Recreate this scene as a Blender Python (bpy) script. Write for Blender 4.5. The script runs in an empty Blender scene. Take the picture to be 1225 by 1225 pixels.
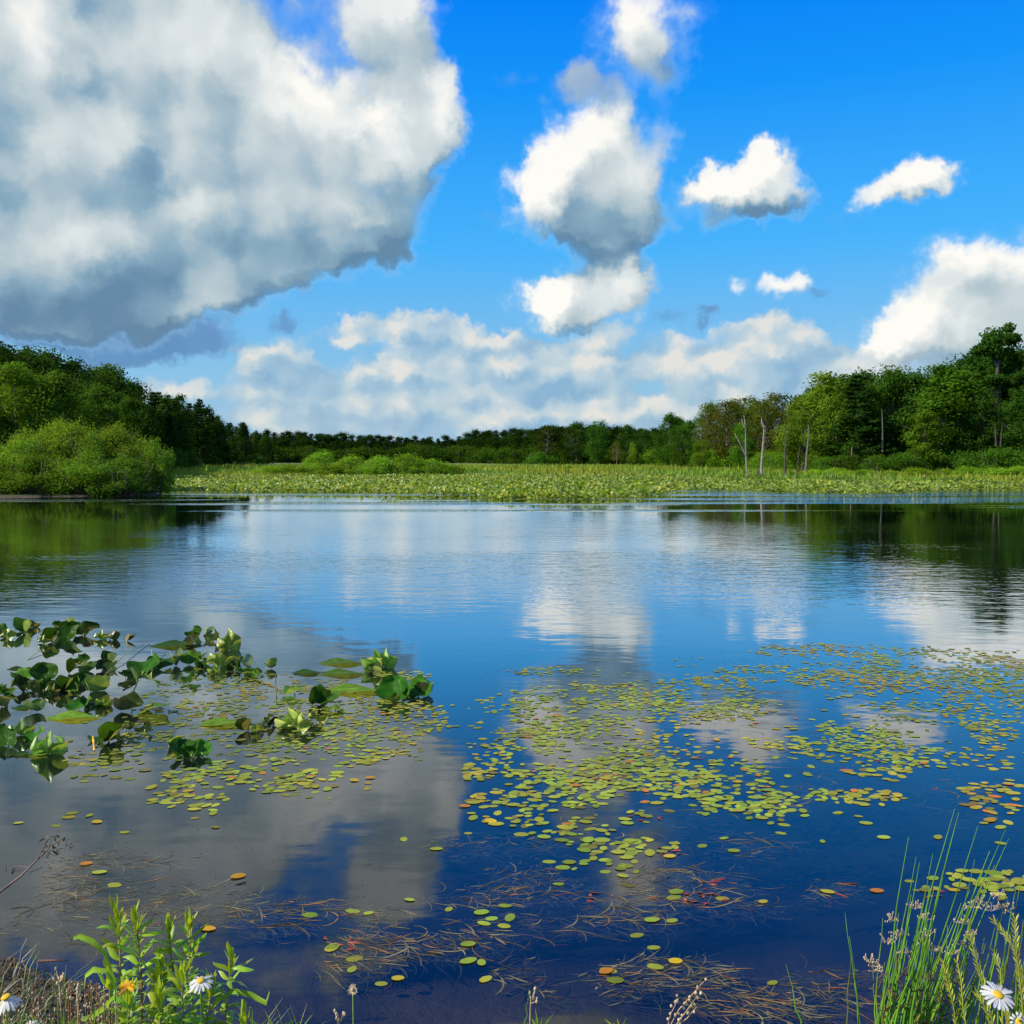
import bpy, math, random
from math import sin, cos, pi, radians
from mathutils import Vector, Matrix, noise as mnoise

random.seed(7)
scene = bpy.context.scene
C = scene.collection

# ------------------------------------------------------------------ camera
F = 1176.0                       # focal length in photo pixels (photo is 1225 px wide)
PITCH = math.atan(64.5 / F)      # the camera looks a little down
CAM_H = 1.75                     # metres above the water
cam_data = bpy.data.cameras.new("camera")
cam_data.sensor_width = 36
cam_data.angle = 2 * math.atan(612.5 / F)
cam_data.clip_start = 0.05
cam_data.clip_end = 6000
cam = bpy.data.objects.new("camera", cam_data)
cam.location = (0, 0, CAM_H)
cam.rotation_euler = (pi / 2 - PITCH, 0, 0)
C.objects.link(cam)
scene.camera = cam

def ray(px, py):
    dx = (px - 612.5) / F
    dy = (612.5 - py) / F
    return Vector((dx, cos(PITCH) + dy * sin(PITCH), -sin(PITCH) + dy * cos(PITCH)))

def on(px, py, z=0.0):
    """the point of the level z that the photograph shows at px, py"""
    r = ray(px, py)
    t = (z - CAM_H) / r.z
    return Vector((r.x * t, r.y * t, z))

def at(px, py, Y):
    """the point at the distance Y (along +Y) seen at px, py"""
    r = ray(px, py)
    t = Y / r.y
    return Vector((r.x * t, Y, CAM_H + r.z * t))

# ------------------------------------------------------------------ sky, sun, exposure
SUN_EL, SUN_AZ = radians(38), radians(-112)     # azimuth from +Y towards +X
world = bpy.data.worlds.new("World")
scene.world = world
world.use_nodes = True
wt = world.node_tree
for n in list(wt.nodes):
    wt.nodes.remove(n)
scene.view_settings.view_transform = 'Standard'
scene.view_settings.look = 'None'
scene.view_settings.exposure = 0.0
scene.view_settings.gamma = 1.0
scene.view_settings.use_curve_mapping = False

sl = bpy.data.lights.new("sun", 'SUN')
sl.energy = 5.0
sl.angle = radians(0.55)
sl.color = (1.0, 0.93, 0.82)
sun = bpy.data.objects.new("sun", sl)
sd = Vector((sin(SUN_AZ) * cos(SUN_EL), cos(SUN_AZ) * cos(SUN_EL), sin(SUN_EL)))
sun.rotation_euler = sd.to_track_quat('Z', 'Y').to_euler()
sun.location = sd * 50
C.objects.link(sun)

class NB:
    """small node builder"""
    def __init__(s, tree): s.t = tree
    def n(s, typ, props=None, **inp):
        nd = s.t.nodes.new(typ)
        for k, v in (props or {}).items(): setattr(nd, k, v)
        for k, v in inp.items():
            key = int(k[1:]) if k[0] == '_' and k[1:].isdigit() else k.replace('_', ' ')
            sock = nd.inputs[key]
            if isinstance(v, bpy.types.NodeSocket): s.t.links.new(v, sock)
            else: sock.default_value = v
        return nd
    def math(s, op, a, b=0.0, c=0.0, clamp=False):
        return s.n('ShaderNodeMath', {'operation': op, 'use_clamp': clamp}, _0=a, _1=b, _2=c).outputs[0]
    def vec(s, op, a, b=(0, 0, 0), c=(0, 0, 0)):
        nd = s.n('ShaderNodeVectorMath', {'operation': op}, _0=a, _1=b)
        if op == 'MULTIPLY_ADD':
            s._set(nd.inputs[2], c)
        return nd.outputs['Value'] if op in ('LENGTH', 'DOT_PRODUCT', 'DISTANCE') else nd.outputs[0]
    def _set(s, sock, v):
        if isinstance(v, bpy.types.NodeSocket): s.t.links.new(v, sock)
        else: sock.default_value = v
    def mr(s, v, a, b, c=0.0, d=1.0, smooth=True):
        return s.n('ShaderNodeMapRange', {'interpolation_type': 'SMOOTHSTEP' if smooth else 'LINEAR'},
                   _0=v, _1=a, _2=b, _3=c, _4=d).outputs[0]
    def mixc(s, f, a, b, blend='MIX'):
        nd = s.t.nodes.new('ShaderNodeMix'); nd.data_type = 'RGBA'; nd.blend_type = blend
        s._set(nd.inputs[0], f)
        for i, v in ((6, a), (7, b)):
            if isinstance(v, tuple) and len(v) == 3: v = (*v, 1)
            s._set(nd.inputs[i], v)
        return nd.outputs[2]
    def noise(s, vec, scale, detail=4, rough=.5, dist=0.0, out=0):
        nd = s.n('ShaderNodeTexNoise', None, Vector=vec, Scale=scale, Detail=detail, Roughness=rough, Distortion=dist)
        return nd.outputs[out]
    def ramp(s, f, stops):
        nd = s.t.nodes.new('ShaderNodeValToRGB')
        e = nd.color_ramp.elements
        while len(e) < len(stops): e.new(0.5)
        for i, (p, c) in enumerate(stops):
            e[i].position = p; e[i].color = (*c, 1) if len(c) == 3 else c
        s._set(nd.inputs[0], f)
        return nd.outputs[0]

def azel(px, py):
    r = ray(px, py).normalized()
    return math.degrees(math.atan2(r.x, r.y)), math.degrees(math.asin(r.z))

# cumulus puffs: centre x, y, half width, half height (pixels of the photograph, turned
# into azimuth and elevation), weight
PUFFS = [
 # the big bank on the left
 (40,50,130,95,1),(170,60,120,110,1),(250,40,60,70,.7),(0,150,150,130,1),(120,190,180,120,1),(265,130,100,85,.9),
 (345,130,60,65,.9),(230,250,190,95,1),(390,210,130,110,1),(470,130,75,60,.9),(525,120,48,55,.9),(500,190,60,60,.8),
 (60,300,190,80,1),(300,290,190,55,1),(420,285,90,34,.8),(130,350,190,55,1),(220,330,160,50,.8),(40,380,150,40,.8),
 (-120,120,160,200,1),(-150,330,150,100,1),
 (405,25,85,48,.9),(475,15,65,46,.9),(485,75,60,40,.7),
 # centre
 (700,170,68,72,1),(655,230,70,60,1),(725,225,76,66,.9),(765,215,40,40,.5),(705,270,92,48,.9),(765,270,66,32,.7),(770,20,74,66,.8),(765,70,50,55,.6),(793,150,34,44,.5),
 (880,228,75,40,.9),(935,215,42,42,.9),(858,215,36,26,.6),(905,182,24,24,.6),(960,255,50,26,.5),
 (1078,222,58,28,.85),(1116,203,36,28,.85),(1035,235,32,22,.6),
 (662,368,60,42,1.1),(712,350,76,56,1.1),(755,330,34,32,.8),
 (946,348,48,24,.85),(876,345,22,20,.7),
 # right
 (1205,310,90,50,1),(1135,355,66,44,.75),(1065,410,68,36,1),(1150,410,90,50,1),(1250,375,60,60,.9),(1330,330,90,90,1),
 # above the frame, seen in the water
 (380,-90,110,60,.8),(-150,-60,90,60,.8),(160,-60,120,60,.8),(700,-210,150,60,.8),(-10,-230,90,50,.8),
]
LOW = [
 (310,425,75,34,.8),(350,470,80,40,.9),(430,400,60,24,.8),(520,395,90,28,.9),(470,460,80,38,1),(560,440,100,44,1),
 (650,430,80,40,1),(715,440,62,54,1),(735,385,52,20,.7),(800,425,54,40,.9),(870,450,70,44,1),(925,405,66,34,1),(990,450,80,44,.9),
 (600,495,200,34,1),(350,505,120,24,.8),(260,470,50,24,.6),(830,495,150,36,.9),(1080,460,90,40,.9),(1200,470,90,50,.9),(150,480,90,40,.6),
]
DARK = [
 (180,403,105,34,1.8),(100,398,100,34,1.2),(60,385,140,34,.9),(350,388,28,14,.8),(280,378,30,12,.6),
 (715,115,62,44,.75),(690,100,40,34,.6),(455,300,50,18,.7),(545,290,50,22,.3),(845,386,20,10,.8),(795,383,34,16,.8),(612,88,40,18,.3),
 (370,345,40,20,.6),(985,362,26,10,.6),(1000,260,40,20,.3),(580,255,30,18,.4),
]
# flat shaded undersides of the cumulus
SHADES = [  # broad light and shade put into the cloud brightness by hand
 (330,305,200,48,-1.0),(130,352,210,55,-1.05),(445,288,85,32,-.7),(150,100,95,32,-.5),(172,205,55,42,-.65),(50,235,120,32,-.5),(400,262,90,50,-.35),(50,395,170,40,-1),(420,25,110,50,-.55),(380,180,60,50,-.2),
 (60,-30,110,45,-1.1),(150,-90,140,30,-.8),(300,-50,40,40,.3),(230,-40,80,40,-.6),(380,-80,90,50,-.5),(700,-200,120,50,-.7),(20,40,65,50,.7),(228,225,42,52,.65),(345,100,45,45,.6),(415,100,26,16,.6),(440,145,27,22,.9),(485,192,60,28,.5),(530,110,40,40,.3),(120,300,60,24,.3),(250,60,40,60,.3),(100,165,60,25,.3),
 (655,150,46,42,.6),(622,215,32,42,.55),(760,282,80,42,-.9),(695,295,85,30,-.7),(735,215,45,50,-.25),(648,370,42,30,.5),(745,330,30,25,.3),(715,388,70,18,-.7),
 (905,190,25,20,.4),(950,215,20,25,.3),(880,256,85,20,-.8),(965,262,55,26,-.8),(1115,198,35,18,.3),(1060,247,60,14,-.6),(1040,222,30,14,-.2),
 (1060,400,62,28,.4),(1205,300,60,26,.3),(1140,340,70,28,-.7),(1180,435,110,30,-.6),(1230,370,60,40,-.3),(770,5,60,28,.2),(770,62,66,32,-.6),(946,364,50,12,-.5),(715,110,50,40,-.3)]
DEGPX = math.degrees(1 / F)

def field_group(name, puffs, box):
    """sum of the puffs that can reach the box (azimuth and elevation bounds, degrees)"""
    g = bpy.data.node_groups.new(name, 'ShaderNodeTree')
    g.interface.new_socket('P', in_out='INPUT', socket_type='NodeSocketVector')
    g.interface.new_socket('H', in_out='OUTPUT', socket_type='NodeSocketFloat')
    b = NB(g)
    gi = g.nodes.new('NodeGroupInput').outputs[0]; go = g.nodes.new('NodeGroupOutput')
    acc = None
    M = 4.5
    for (cx, cy, rx, ry, w) in puffs:
        a, e = azel(cx, cy)
        sx = rx * 1.34 * DEGPX / max(.5, cos(radians(e))); sy = ry * 1.34 * DEGPX
        if a - sx > box[1] + M or a + sx < box[0] - M or e - sy > box[3] + M or e + sy < box[2] - M: continue
        v = b.vec('MULTIPLY_ADD', gi, (1 / sx, 1 / sy, 0), (-a / sx, -e / sy, 0))
        f = b.mr(b.vec('LENGTH', v), 1.0, 0.0, 0.0, w)
        acc = f if acc is None else b.math('ADD', acc, f)
    if acc is None: return None
    g.links.new(acc, go.inputs[0])
    return g

def build_world():
    b = NB(wt)
    out = b.n('ShaderNodeOutputWorld')
    sky = b.n('ShaderNodeTexSky', {'sky_type': 'NISHITA', 'sun_disc': False, 'sun_elevation': SUN_EL,
              'sun_rotation': SUN_AZ, 'altitude': 200, 'air_density': 1.0, 'dust_density': 0.3, 'ozone_density': 3.0})
    hs = b.n('ShaderNodeHueSaturation', None, Hue=SKY_HUE, Saturation=SKY_SAT, Value=SKY_VAL, Color=sky.outputs[0]).outputs[0]
    d = b.n('ShaderNodeTexCoord').outputs['Generated']
    sx = b.n('ShaderNodeSeparateXYZ', None, _0=d).outputs
    az = b.math('MULTIPLY', b.math('ARCTAN2', sx[0], sx[1]), 180 / pi)
    el = b.math('MULTIPLY', b.math('ARCSINE', sx[2]), 180 / pi)
    air = b.ramp(b.math('MULTIPLY', el, 1 / 90.), SKY_RAMP)
    base = b.mixc(.88, hs, air)
    inv = b.mr(b.math('MAXIMUM', b.math('MULTIPLY', b.math('ABSOLUTE', az), 1 / 36.), b.math('MULTIPLY', el, 1 / 33.)), .95, 1.12)

    def back():
        """the rest of the sky: scattered cumulus"""
        dc = b.vec('MULTIPLY', d, (1, 1, 1.7))
        o = b.noise(dc, 2.6, 5, .55)
        dn = b.mr(o, .54, .60)
        l = b.mr(o, .54, .75, .95, .35)
        col = b.ramp(l, CLOUD_RAMP)
        return b.mixc(b.math('MULTIPLY', dn, inv), base, col)

    def region(k, box):
        p0 = b.n('ShaderNodeCombineXYZ', None, _0=az, _1=el).outputs[0]
        def n2(vec, scale, detail, rough=.5, out=0):
            nd = b.n('ShaderNodeTexNoise', {'noise_dimensions': '2D'}, Vector=vec, Scale=scale, Detail=detail, Roughness=rough)
            return nd.outputs[out]
        nz = n2(p0, .13, 3, .55, 1)
        nz2 = n2(p0, .6, 3, .62, 1)
        w1 = b.vec('MULTIPLY', b.vec('SUBTRACT', nz, (.5, .5, .5)), (2.6, 2.2, 0))
        w2 = b.vec('MULTIPLY', b.vec('SUBTRACT', nz2, (.5, .5, .5)), (2.2, 2.0, 0))
        p = b.vec('ADD', b.vec('ADD', p0, w1), w2)
        def ev(puffs, *shifts):
            g = field_group('clouds', puffs, box)
            r = []
            for sh in shifts:
                if g is None: r.append(None); continue
                nd = wt.nodes.new('ShaderNodeGroup'); nd.node_tree = g
                wt.links.new(p if sh is None else b.vec('ADD', p, sh), nd.inputs[0]); r.append(nd.outputs[0])
            return r
        wq = b.vec('ADD', p0, b.vec('MULTIPLY', b.vec('SUBTRACT', nz2, (.5, .5, .5)), (1.5, 1.5, 0)))
        def billow(vec, sc=.26, sm=.7, dt=1.0):
            v = b.n('ShaderNodeTexVoronoi', {'feature': 'SMOOTH_F1', 'voronoi_dimensions': '2D'}, Vector=vec, Scale=sc, Smoothness=sm, Detail=dt, Roughness=.6).outputs['Distance']
            return b.math('SUBTRACT', 0.5, v)
        bil0 = billow(wq)
        bil1 = billow(b.vec('ADD', wq, (-1.0, 1.2, 0)))
        soft = b.math('SUBTRACT', n2(wq, .20, 2, .45), .5)
        fine = b.math('SUBTRACT', n2(p0, .33, 4, .6), .5)
        c = base
        if box[2] < 10:
            L0, L1 = ev(LOW, None, (-.8, 1.0, 0))
            if L0 is not None:
                ws = b.vec('MULTIPLY', wq, (.75, 1.25, 0)); sm0 = billow(ws, .38, .7, 1.0); sm1 = billow(b.vec('ADD', ws, (-.5, .8, 0)), .38, .7, 1.0)
                dl = b.mr(b.math('MULTIPLY_ADD', bil0, .3, b.math('MULTIPLY_ADD', sm0, .35, L0)), .22, .62)
                ll = b.math('MULTIPLY_ADD', b.math('SUBTRACT', L0, L1), .35, .5)
                ll = b.math('MULTIPLY_ADD', b.math('SUBTRACT', bil0, bil1), .45, ll)
                ll = b.math('MULTIPLY_ADD', b.math('SUBTRACT', sm0, sm1), .8, ll)
                ll = b.math('MULTIPLY_ADD', soft, .7, b.math('MULTIPLY_ADD', fine, .5, ll), clamp=True)
                lcol = b.ramp(ll, LOW_RAMP)
                c = b.mixc(b.math('MULTIPLY', dl, .82), c, lcol)
        D0, = ev(DARK, None)
        if D0 is not None:
            dd = b.math('MULTIPLY', b.mr(b.math('MULTIPLY_ADD', bil0, .45, b.math('MULTIPLY_ADD', fine, .4, D0)), .12, .95), b.mr(D0, .0, .5))
            dcol = b.ramp(b.math('MULTIPLY_ADD', el, 1 / 26., b.math('MULTIPLY', fine, .5)), DARK_RAMP)
            c = b.mixc(b.math('MULTIPLY', dd, .85), c, dcol)
        A0, A1, A2 = ev(PUFFS, None, (-1.0, 1.3, 0), (-.3, 2.8, 0))
        if A0 is not None:
            H = b.math('MULTIPLY_ADD', bil0, .6, A0)
            H = b.math('MULTIPLY_ADD', fine, .35, H)
            dens = b.math('MULTIPLY', b.mr(H, .18, .92), b.mr(A0, .03, .35))
            A0m = b.math('MINIMUM', A0, 1.3)
            lum = b.math('MULTIPLY_ADD', b.math('SUBTRACT', A0m, b.math('MINIMUM', A1, 1.3)), .36, LUM0)
            lum = b.math('MULTIPLY_ADD', b.math('SUBTRACT', A0m, b.math('MINIMUM', A2, 1.5)), .20, lum)
            lum = b.math('MULTIPLY_ADD', b.math('SUBTRACT', bil0, bil1), .22, lum)
            lum = b.math('MULTIPLY_ADD', b.math('SUBTRACT', b.n('ShaderNodeSeparateXYZ', None, _0=nz).outputs[2], .5), .22, lum)
            lum = b.math('MULTIPLY_ADD', soft, .30, lum)
            big0 = billow(b.vec('ADD', wq, (3.3, 1.7, 0)), .125, .35, 2.0); big1 = billow(b.vec('ADD', wq, (3.3 - 1.7, 1.7 + 2.2, 0)), .125, .35, 2.0)
            lum = b.math('MULTIPLY_ADD', b.math('SUBTRACT', big0, big1), .30, lum, clamp=True)
            B0, = ev(SHADES, None)
            if B0 is not None: lum = b.math('MULTIPLY_ADD', b.math('MAXIMUM', b.math('MINIMUM', B0, .9), -1.1), .36, lum, clamp=True)
            ccol = b.ramp(lum, CLOUD_RAMP)
            ccol = b.mixc(b.mr(dens, .05, .75), (3.6, 6.4, 9.4), ccol)      # thin rims let the blue through
            c = b.mixc(b.math('MULTIPLY', dens, .97), c, ccol)
        return c

    def bgn(c):
        bg = b.n('ShaderNodeBackground', None, Strength=0.1)
        wt.links.new(c, bg.inputs[0]); return bg.outputs[0]
    def choose(f, a, c):
        m = b.n('ShaderNodeMixShader', None, _0=f)
        wt.links.new(a, m.inputs[1]); wt.links.new(c, m.inputs[2]); return m.outputs[0]
    # the sky is worked out sector by sector so that only the puffs near a direction are summed
    AZ = [-40, -21, -10, 0, 10, 40]; EL = [-1, 9, 38]
    cols = []
    k = 0
    for i in range(5):
        low = bgn(region(k, (AZ[i], AZ[i+1], EL[0], EL[1]))); high = bgn(region(k + 1, (AZ[i], AZ[i+1], EL[1], EL[2]))); k += 2
        cols.append(choose(b.math('GREATER_THAN', el, EL[1]), low, high))
    r = cols[0]
    def tree(lo, hi):
        if hi - lo == 1: return cols[lo]
        m = (lo + hi) // 2
        return choose(b.math('GREATER_THAN', az, AZ[m]), tree(lo, m), tree(m, hi))
    front = tree(0, 5)
    rest = choose(b.math('LESS_THAN', el, -1.0), bgn(back()), bgn(b.mixc(1.0, base, (.9, 1.2, 1.1))))
    isback = b.math('GREATER_THAN', b.math('MAXIMUM', b.math('MAXIMUM', b.math('MULTIPLY', b.math('ABSOLUTE', az), 1 / 40.), b.math('MULTIPLY', el, 1 / 38.)),
                    b.math('LESS_THAN', el, -1.0, ) ), .9999)
    wt.links.new(choose(isback, front, rest), out.inputs[0])
    world.cycles.sampling_method = 'MANUAL'
    world.cycles.sample_map_resolution = 256
SKY_HUE, SKY_SAT, SKY_VAL = .49, 1.62, 1.15
SKY_RAMP = [(0, (3.2, 5.2, 7.3)), (5 / 90, (2.5, 5.4, 8.2)), (12 / 90, (.72, 4.7, 10.2)), (20 / 90, (.10, 3.15, 10.2)), (25 / 90, (.02, 2.3, 10.1)), (40 / 90, (.01, 1.3, 7.5)), (1, (.01, .6, 4.5))]
LUM0 = .56
CLOUD_RAMP = [(0.0, (1.3, 2.5, 3.8)), (.25, (2.6, 4.1, 5.2)), (.5, (5.3, 6.2, 6.5)), (.75, (7.4, 7.9, 7.9)), (1.0, (10.2, 9.9, 9.2))]
LOW_RAMP = [(0.0, (2.6, 4.4, 6.2)), (.45, (4.2, 5.7, 6.8)), (.75, (6.3, 7.0, 7.1)), (1.0, (8.8, 8.2, 7.2))]
DARK_RAMP = [(0.0, (.9, 2.2, 4.4)), (.35, (1.4, 2.9, 5.4)), (.8, (4.3, 5.3, 6.0)), (1.0, (5.4, 6.0, 6.4))]
build_world()
scene.cycles.use_denoising = True
scene.cycles.max_bounces = 8
scene.cycles.transparent_max_bounces = 16
scene.cycles.caustics_reflective = False
scene.cycles.caustics_refractive = False

# ------------------------------------------------------------------ helpers
import numpy as np
rng = np.random.default_rng(11)

def make_mesh(name, verts, faces, mats, midx=None, smooth=False, uv=None, col=None):
    me = bpy.data.meshes.new(name)
    verts = np.asarray(verts, dtype=np.float32).reshape(-1, 3)
    if isinstance(faces, np.ndarray) and faces.ndim == 2:
        nf, k = faces.shape
        me.vertices.add(len(verts)); me.vertices.foreach_set('co', verts.ravel())
        me.loops.add(nf * k); me.loops.foreach_set('vertex_index', faces.astype(np.int32).ravel())
        me.polygons.add(nf); me.polygons.foreach_set('loop_start', np.arange(0, nf * k, k, dtype=np.int32))
        me.polygons.foreach_set('loop_total', np.full(nf, k, dtype=np.int32))
        me.update(calc_edges=True)
    else:
        me.from_pydata(verts.tolist(), [], [list(map(int, f)) for f in faces])
    for m in (mats if isinstance(mats, (list, tuple)) else [mats]): me.materials.append(m)
    if midx is not None: me.polygons.foreach_set('material_index', np.asarray(midx, dtype=np.int32))
    if smooth: me.polygons.foreach_set('use_smooth', np.ones(len(me.polygons), dtype=bool))
    if uv is not None:                       # per vertex
        l = me.uv_layers.new(name='UVMap')
        vi = np.empty(len(me.loops), dtype=np.int32); me.loops.foreach_get('vertex_index', vi)
        l.data.foreach_set('uv', np.asarray(uv, dtype=np.float32)[vi].ravel())
    if col is not None:                      # per vertex own colour
        a = me.color_attributes.new('tint', 'FLOAT_COLOR', 'POINT')
        c = np.ones((len(verts), 4), dtype=np.float32); c[:, :3] = col
        a.data.foreach_set('color', c.ravel())
    me.update()
    return me

def link(name, mesh, parent=None, loc=None, rot=None, scale=None, color=None):
    o = bpy.data.objects.new(name, mesh); C.objects.link(o)
    if parent is not None: o.parent = parent
    if loc is not None: o.location = loc
    if rot is not None: o.rotation_euler = rot
    if scale is not None: o.scale = scale if hasattr(scale, '__len__') else (scale,) * 3
    if color is not None: o.color = (*color, 1)
    return o

def tag(o, label, cat, group=None, kind=None):
    if label: o['label'] = label
    if cat: o['category'] = cat
    if group: o['group'] = group
    if kind: o['kind'] = kind
    return o

def structure(o, label=None):
    o['kind'] = 'structure'
    if label: o['label'] = label
    return o

class MB:
    """collects shapes for one mesh"""
    def __init__(s): s.v = []; s.f = []; s.uv = []; s.c = []; s.m = []
    def add(s, vs, fs, uv=None, col=None, mi=0):
        b = len(s.v); s.v += [tuple(v) for v in vs]; s.f += [tuple(b + i for i in f) for f in fs]
        s.uv += uv if uv is not None else [(0, 0)] * len(vs)
        s.c += [col or (1, 1, 1)] * len(vs); s.m += [mi] * len(fs)
    def tube(s, pts, radii, n=6, col=None, mi=0, cap=True):
        pts = [Vector(p) for p in pts]; vs = []; fs = []
        for i, p in enumerate(pts):
            d = (pts[min(i + 1, len(pts) - 1)] - pts[max(i - 1, 0)]).normalized()
            a = d.cross(Vector((.3, 1, .2))).normalized(); bb = d.cross(a)
            r = radii[i] if hasattr(radii, '__len__') else radii
            for k in range(n):
                t = 2 * pi * k / n
                vs.append(p + (a * cos(t) + bb * sin(t)) * r)
        for i in range(len(pts) - 1):
            for k in range(n):
                fs.append((i * n + k, i * n + (k + 1) % n, (i + 1) * n + (k + 1) % n, (i + 1) * n + k))
        if cap: fs.append(tuple(range((len(pts) - 1) * n, len(pts) * n)))
        s.add(vs, fs, uv=[(i / max(1, len(pts) - 1), k / n) for i in range(len(pts)) for k in range(n)], col=col, mi=mi)
    def blade(s, pts, widths, side, fold=.0, col=None, mi=0):
        """a leaf blade: centre line, half widths, sideways vector; folded along the midrib"""
        pts = [Vector(p) for p in pts]; vs = []; fs = []; uv = []
        for i, p in enumerate(pts):
            d = (pts[min(i + 1, len(pts) - 1)] - pts[max(i - 1, 0)]).normalized()
            sd = Vector(side); sd = (sd - d * sd.dot(d)).normalized(); up = sd.cross(d)
            w = widths[i]
            vs += [p - sd * w + up * w * fold, p, p + sd * w + up * w * fold]
            t = i / (len(pts) - 1); uv += [(t, 0), (t, .5), (t, 1)]
        for i in range(len(pts) - 1):
            a = i * 3
            fs += [(a, a + 1, a + 4, a + 3), (a + 1, a + 2, a + 5, a + 4)]
        s.add(vs, fs, uv=uv, col=col, mi=mi)
    def ball(s, c, r, n=6, m=4, col=None, mi=0, sc=(1, 1, 1)):
        c = Vector(c); vs = [c + Vector((0, 0, -r * sc[2]))]; fs = []
        for j in range(1, m):
            ph = -pi / 2 + pi * j / m
            for k in range(n):
                t = 2 * pi * k / n
                vs.append(c + Vector((cos(ph) * cos(t) * r * sc[0], cos(ph) * sin(t) * r * sc[1], sin(ph) * r * sc[2])))
        vs.append(c + Vector((0, 0, r * sc[2])))
        for k in range(n): fs.append((0, 1 + (k + 1) % n, 1 + k))
        for j in range(m - 2):
            for k in range(n):
                a = 1 + j * n; fs.append((a + k, a + (k + 1) % n, a + n + (k + 1) % n, a + n + k))
        t = len(vs) - 1; a = 1 + (m - 2) * n
        for k in range(n): fs.append((a + k, a + (k + 1) % n, t))
        s.add(vs, fs, col=col, mi=mi)
    def mesh(s, name, mats, smooth=True):
        return make_mesh(name, s.v, s.f, mats, s.m, smooth, s.uv, np.asarray(s.c))

# ------------------------------------------------------------------ materials
def material(name):
    m = bpy.data.materials.new(name); m.use_nodes = True
    for n in list(m.node_tree.nodes): m.node_tree.nodes.remove(n)
    b = NB(m.node_tree); b.out = b.n('ShaderNodeOutputMaterial')
    b.fin = lambda sh, disp=None: m.node_tree.links.new(sh, b.out.inputs[0])
    return m, b

def leafy(name, base, spread=.35, trans=.35, gloss=0.0, under=None, use='object', nscale=1.3, veins=None, rough=.45):
    """foliage: diffuse, light through the blade, a little sheen; tint from the object or from the vertices"""
    m, b = material(name)
    if use == 'object': tint = b.n('ShaderNodeObjectInfo').outputs['Color']
    else: tint = b.n('ShaderNodeAttribute', {'attribute_name': 'tint'}).outputs['Color']
    geo = b.n('ShaderNodeNewGeometry')
    nz = b.noise(geo.outputs['Position'], nscale, 3, .6)
    v = b.mr(nz, .3, .7, 1 - spread, 1 + spread, False)
    if use == 'object':
        rnd = b.n('ShaderNodeObjectInfo').outputs['Random']
        v = b.math('MULTIPLY', v, b.mr(rnd, 0, 1, .82, 1.18, False))
    c = b.mixc(1.0, (*base, 1), tint, 'MULTIPLY')
    # young leaves are yellower
    c = b.mixc(b.mr(b.noise(geo.outputs['Position'], nscale * 2.7, 2), .5, .72, 0, .5), c, b.mixc(1.0, c, (1.28, 1.12, .7, 1), 'MULTIPLY'))
    c = b.mixc(1.0, c, b.n('ShaderNodeCombineXYZ', None, _0=v, _1=v, _2=v).outputs[0], 'MULTIPLY')
    if veins:
        uv = b.n('ShaderNodeTexCoord').outputs['UV']
        c = veins(b, uv, c)
    if under: c = b.mixc(geo.outputs['Backfacing'], c, b.mixc(1.0, c, (*under, 1), 'MULTIPLY'))
    df = b.n('ShaderNodeBsdfDiffuse', None, Color=c).outputs[0]
    tr = b.n('ShaderNodeBsdfTranslucent', None, Color=b.mixc(1.0, c, (1.5, 1.35, .5, 1), 'MULTIPLY')).outputs[0]
    sh = b.n('ShaderNodeMixShader', None, _0=trans, _1=df, _2=tr).outputs[0]
    if gloss:
        gl = b.n('ShaderNodeBsdfGlossy', None, Roughness=rough).outputs[0]
        fr = b.n('ShaderNodeFresnel', None, IOR=1.45).outputs[0]
        sh = b.n('ShaderNodeMixShader', None, _0=b.math('MULTIPLY', fr, gloss), _1=sh, _2=gl).outputs[0]
    b.fin(sh); return m

def plain(name, base, rough=.8, spread=.3, nscale=6, use=None, bump=0.0, c2=None):
    m, b = material(name)
    pos = b.n('ShaderNodeTexCoord').outputs['Object']
    nz = b.noise(pos, nscale, 5, .6)
    c = b.mixc(b.mr(nz, .35, .65), tuple(x * (1 - spread) for x in base), c2 or tuple(min(1, x * (1 + spread)) for x in base))
    if use == 'object': c = b.mixc(1.0, c, b.n('ShaderNodeObjectInfo').outputs['Color'], 'MULTIPLY')
    if use == 'tint': c = b.mixc(1.0, c, b.n('ShaderNodeAttribute', {'attribute_name': 'tint'}).outputs['Color'], 'MULTIPLY')
    kw = {}
    if bump: kw['Normal'] = b.n('ShaderNodeBump', None, Strength=bump, Height=nz).outputs[0]
    p = b.n('ShaderNodeBsdfPrincipled', None, Base_Color=c, Roughness=rough, **kw)
    b.fin(p.outputs[0]); return m

M_FOL = leafy('tree_foliage', (.100, .178, .022), .45, .45, nscale=.55)
M_BUSH = leafy('bush_foliage', (.20, .33, .032), .30, .48, nscale=1.4)
M_BARK = plain('bark', (.10, .085, .07), .9, .4, 5, 'object', .4)
M_DEADWOOD = plain('weathered_wood', (.24, .215, .19), .85, .35, 9, 'object', .3)

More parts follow.
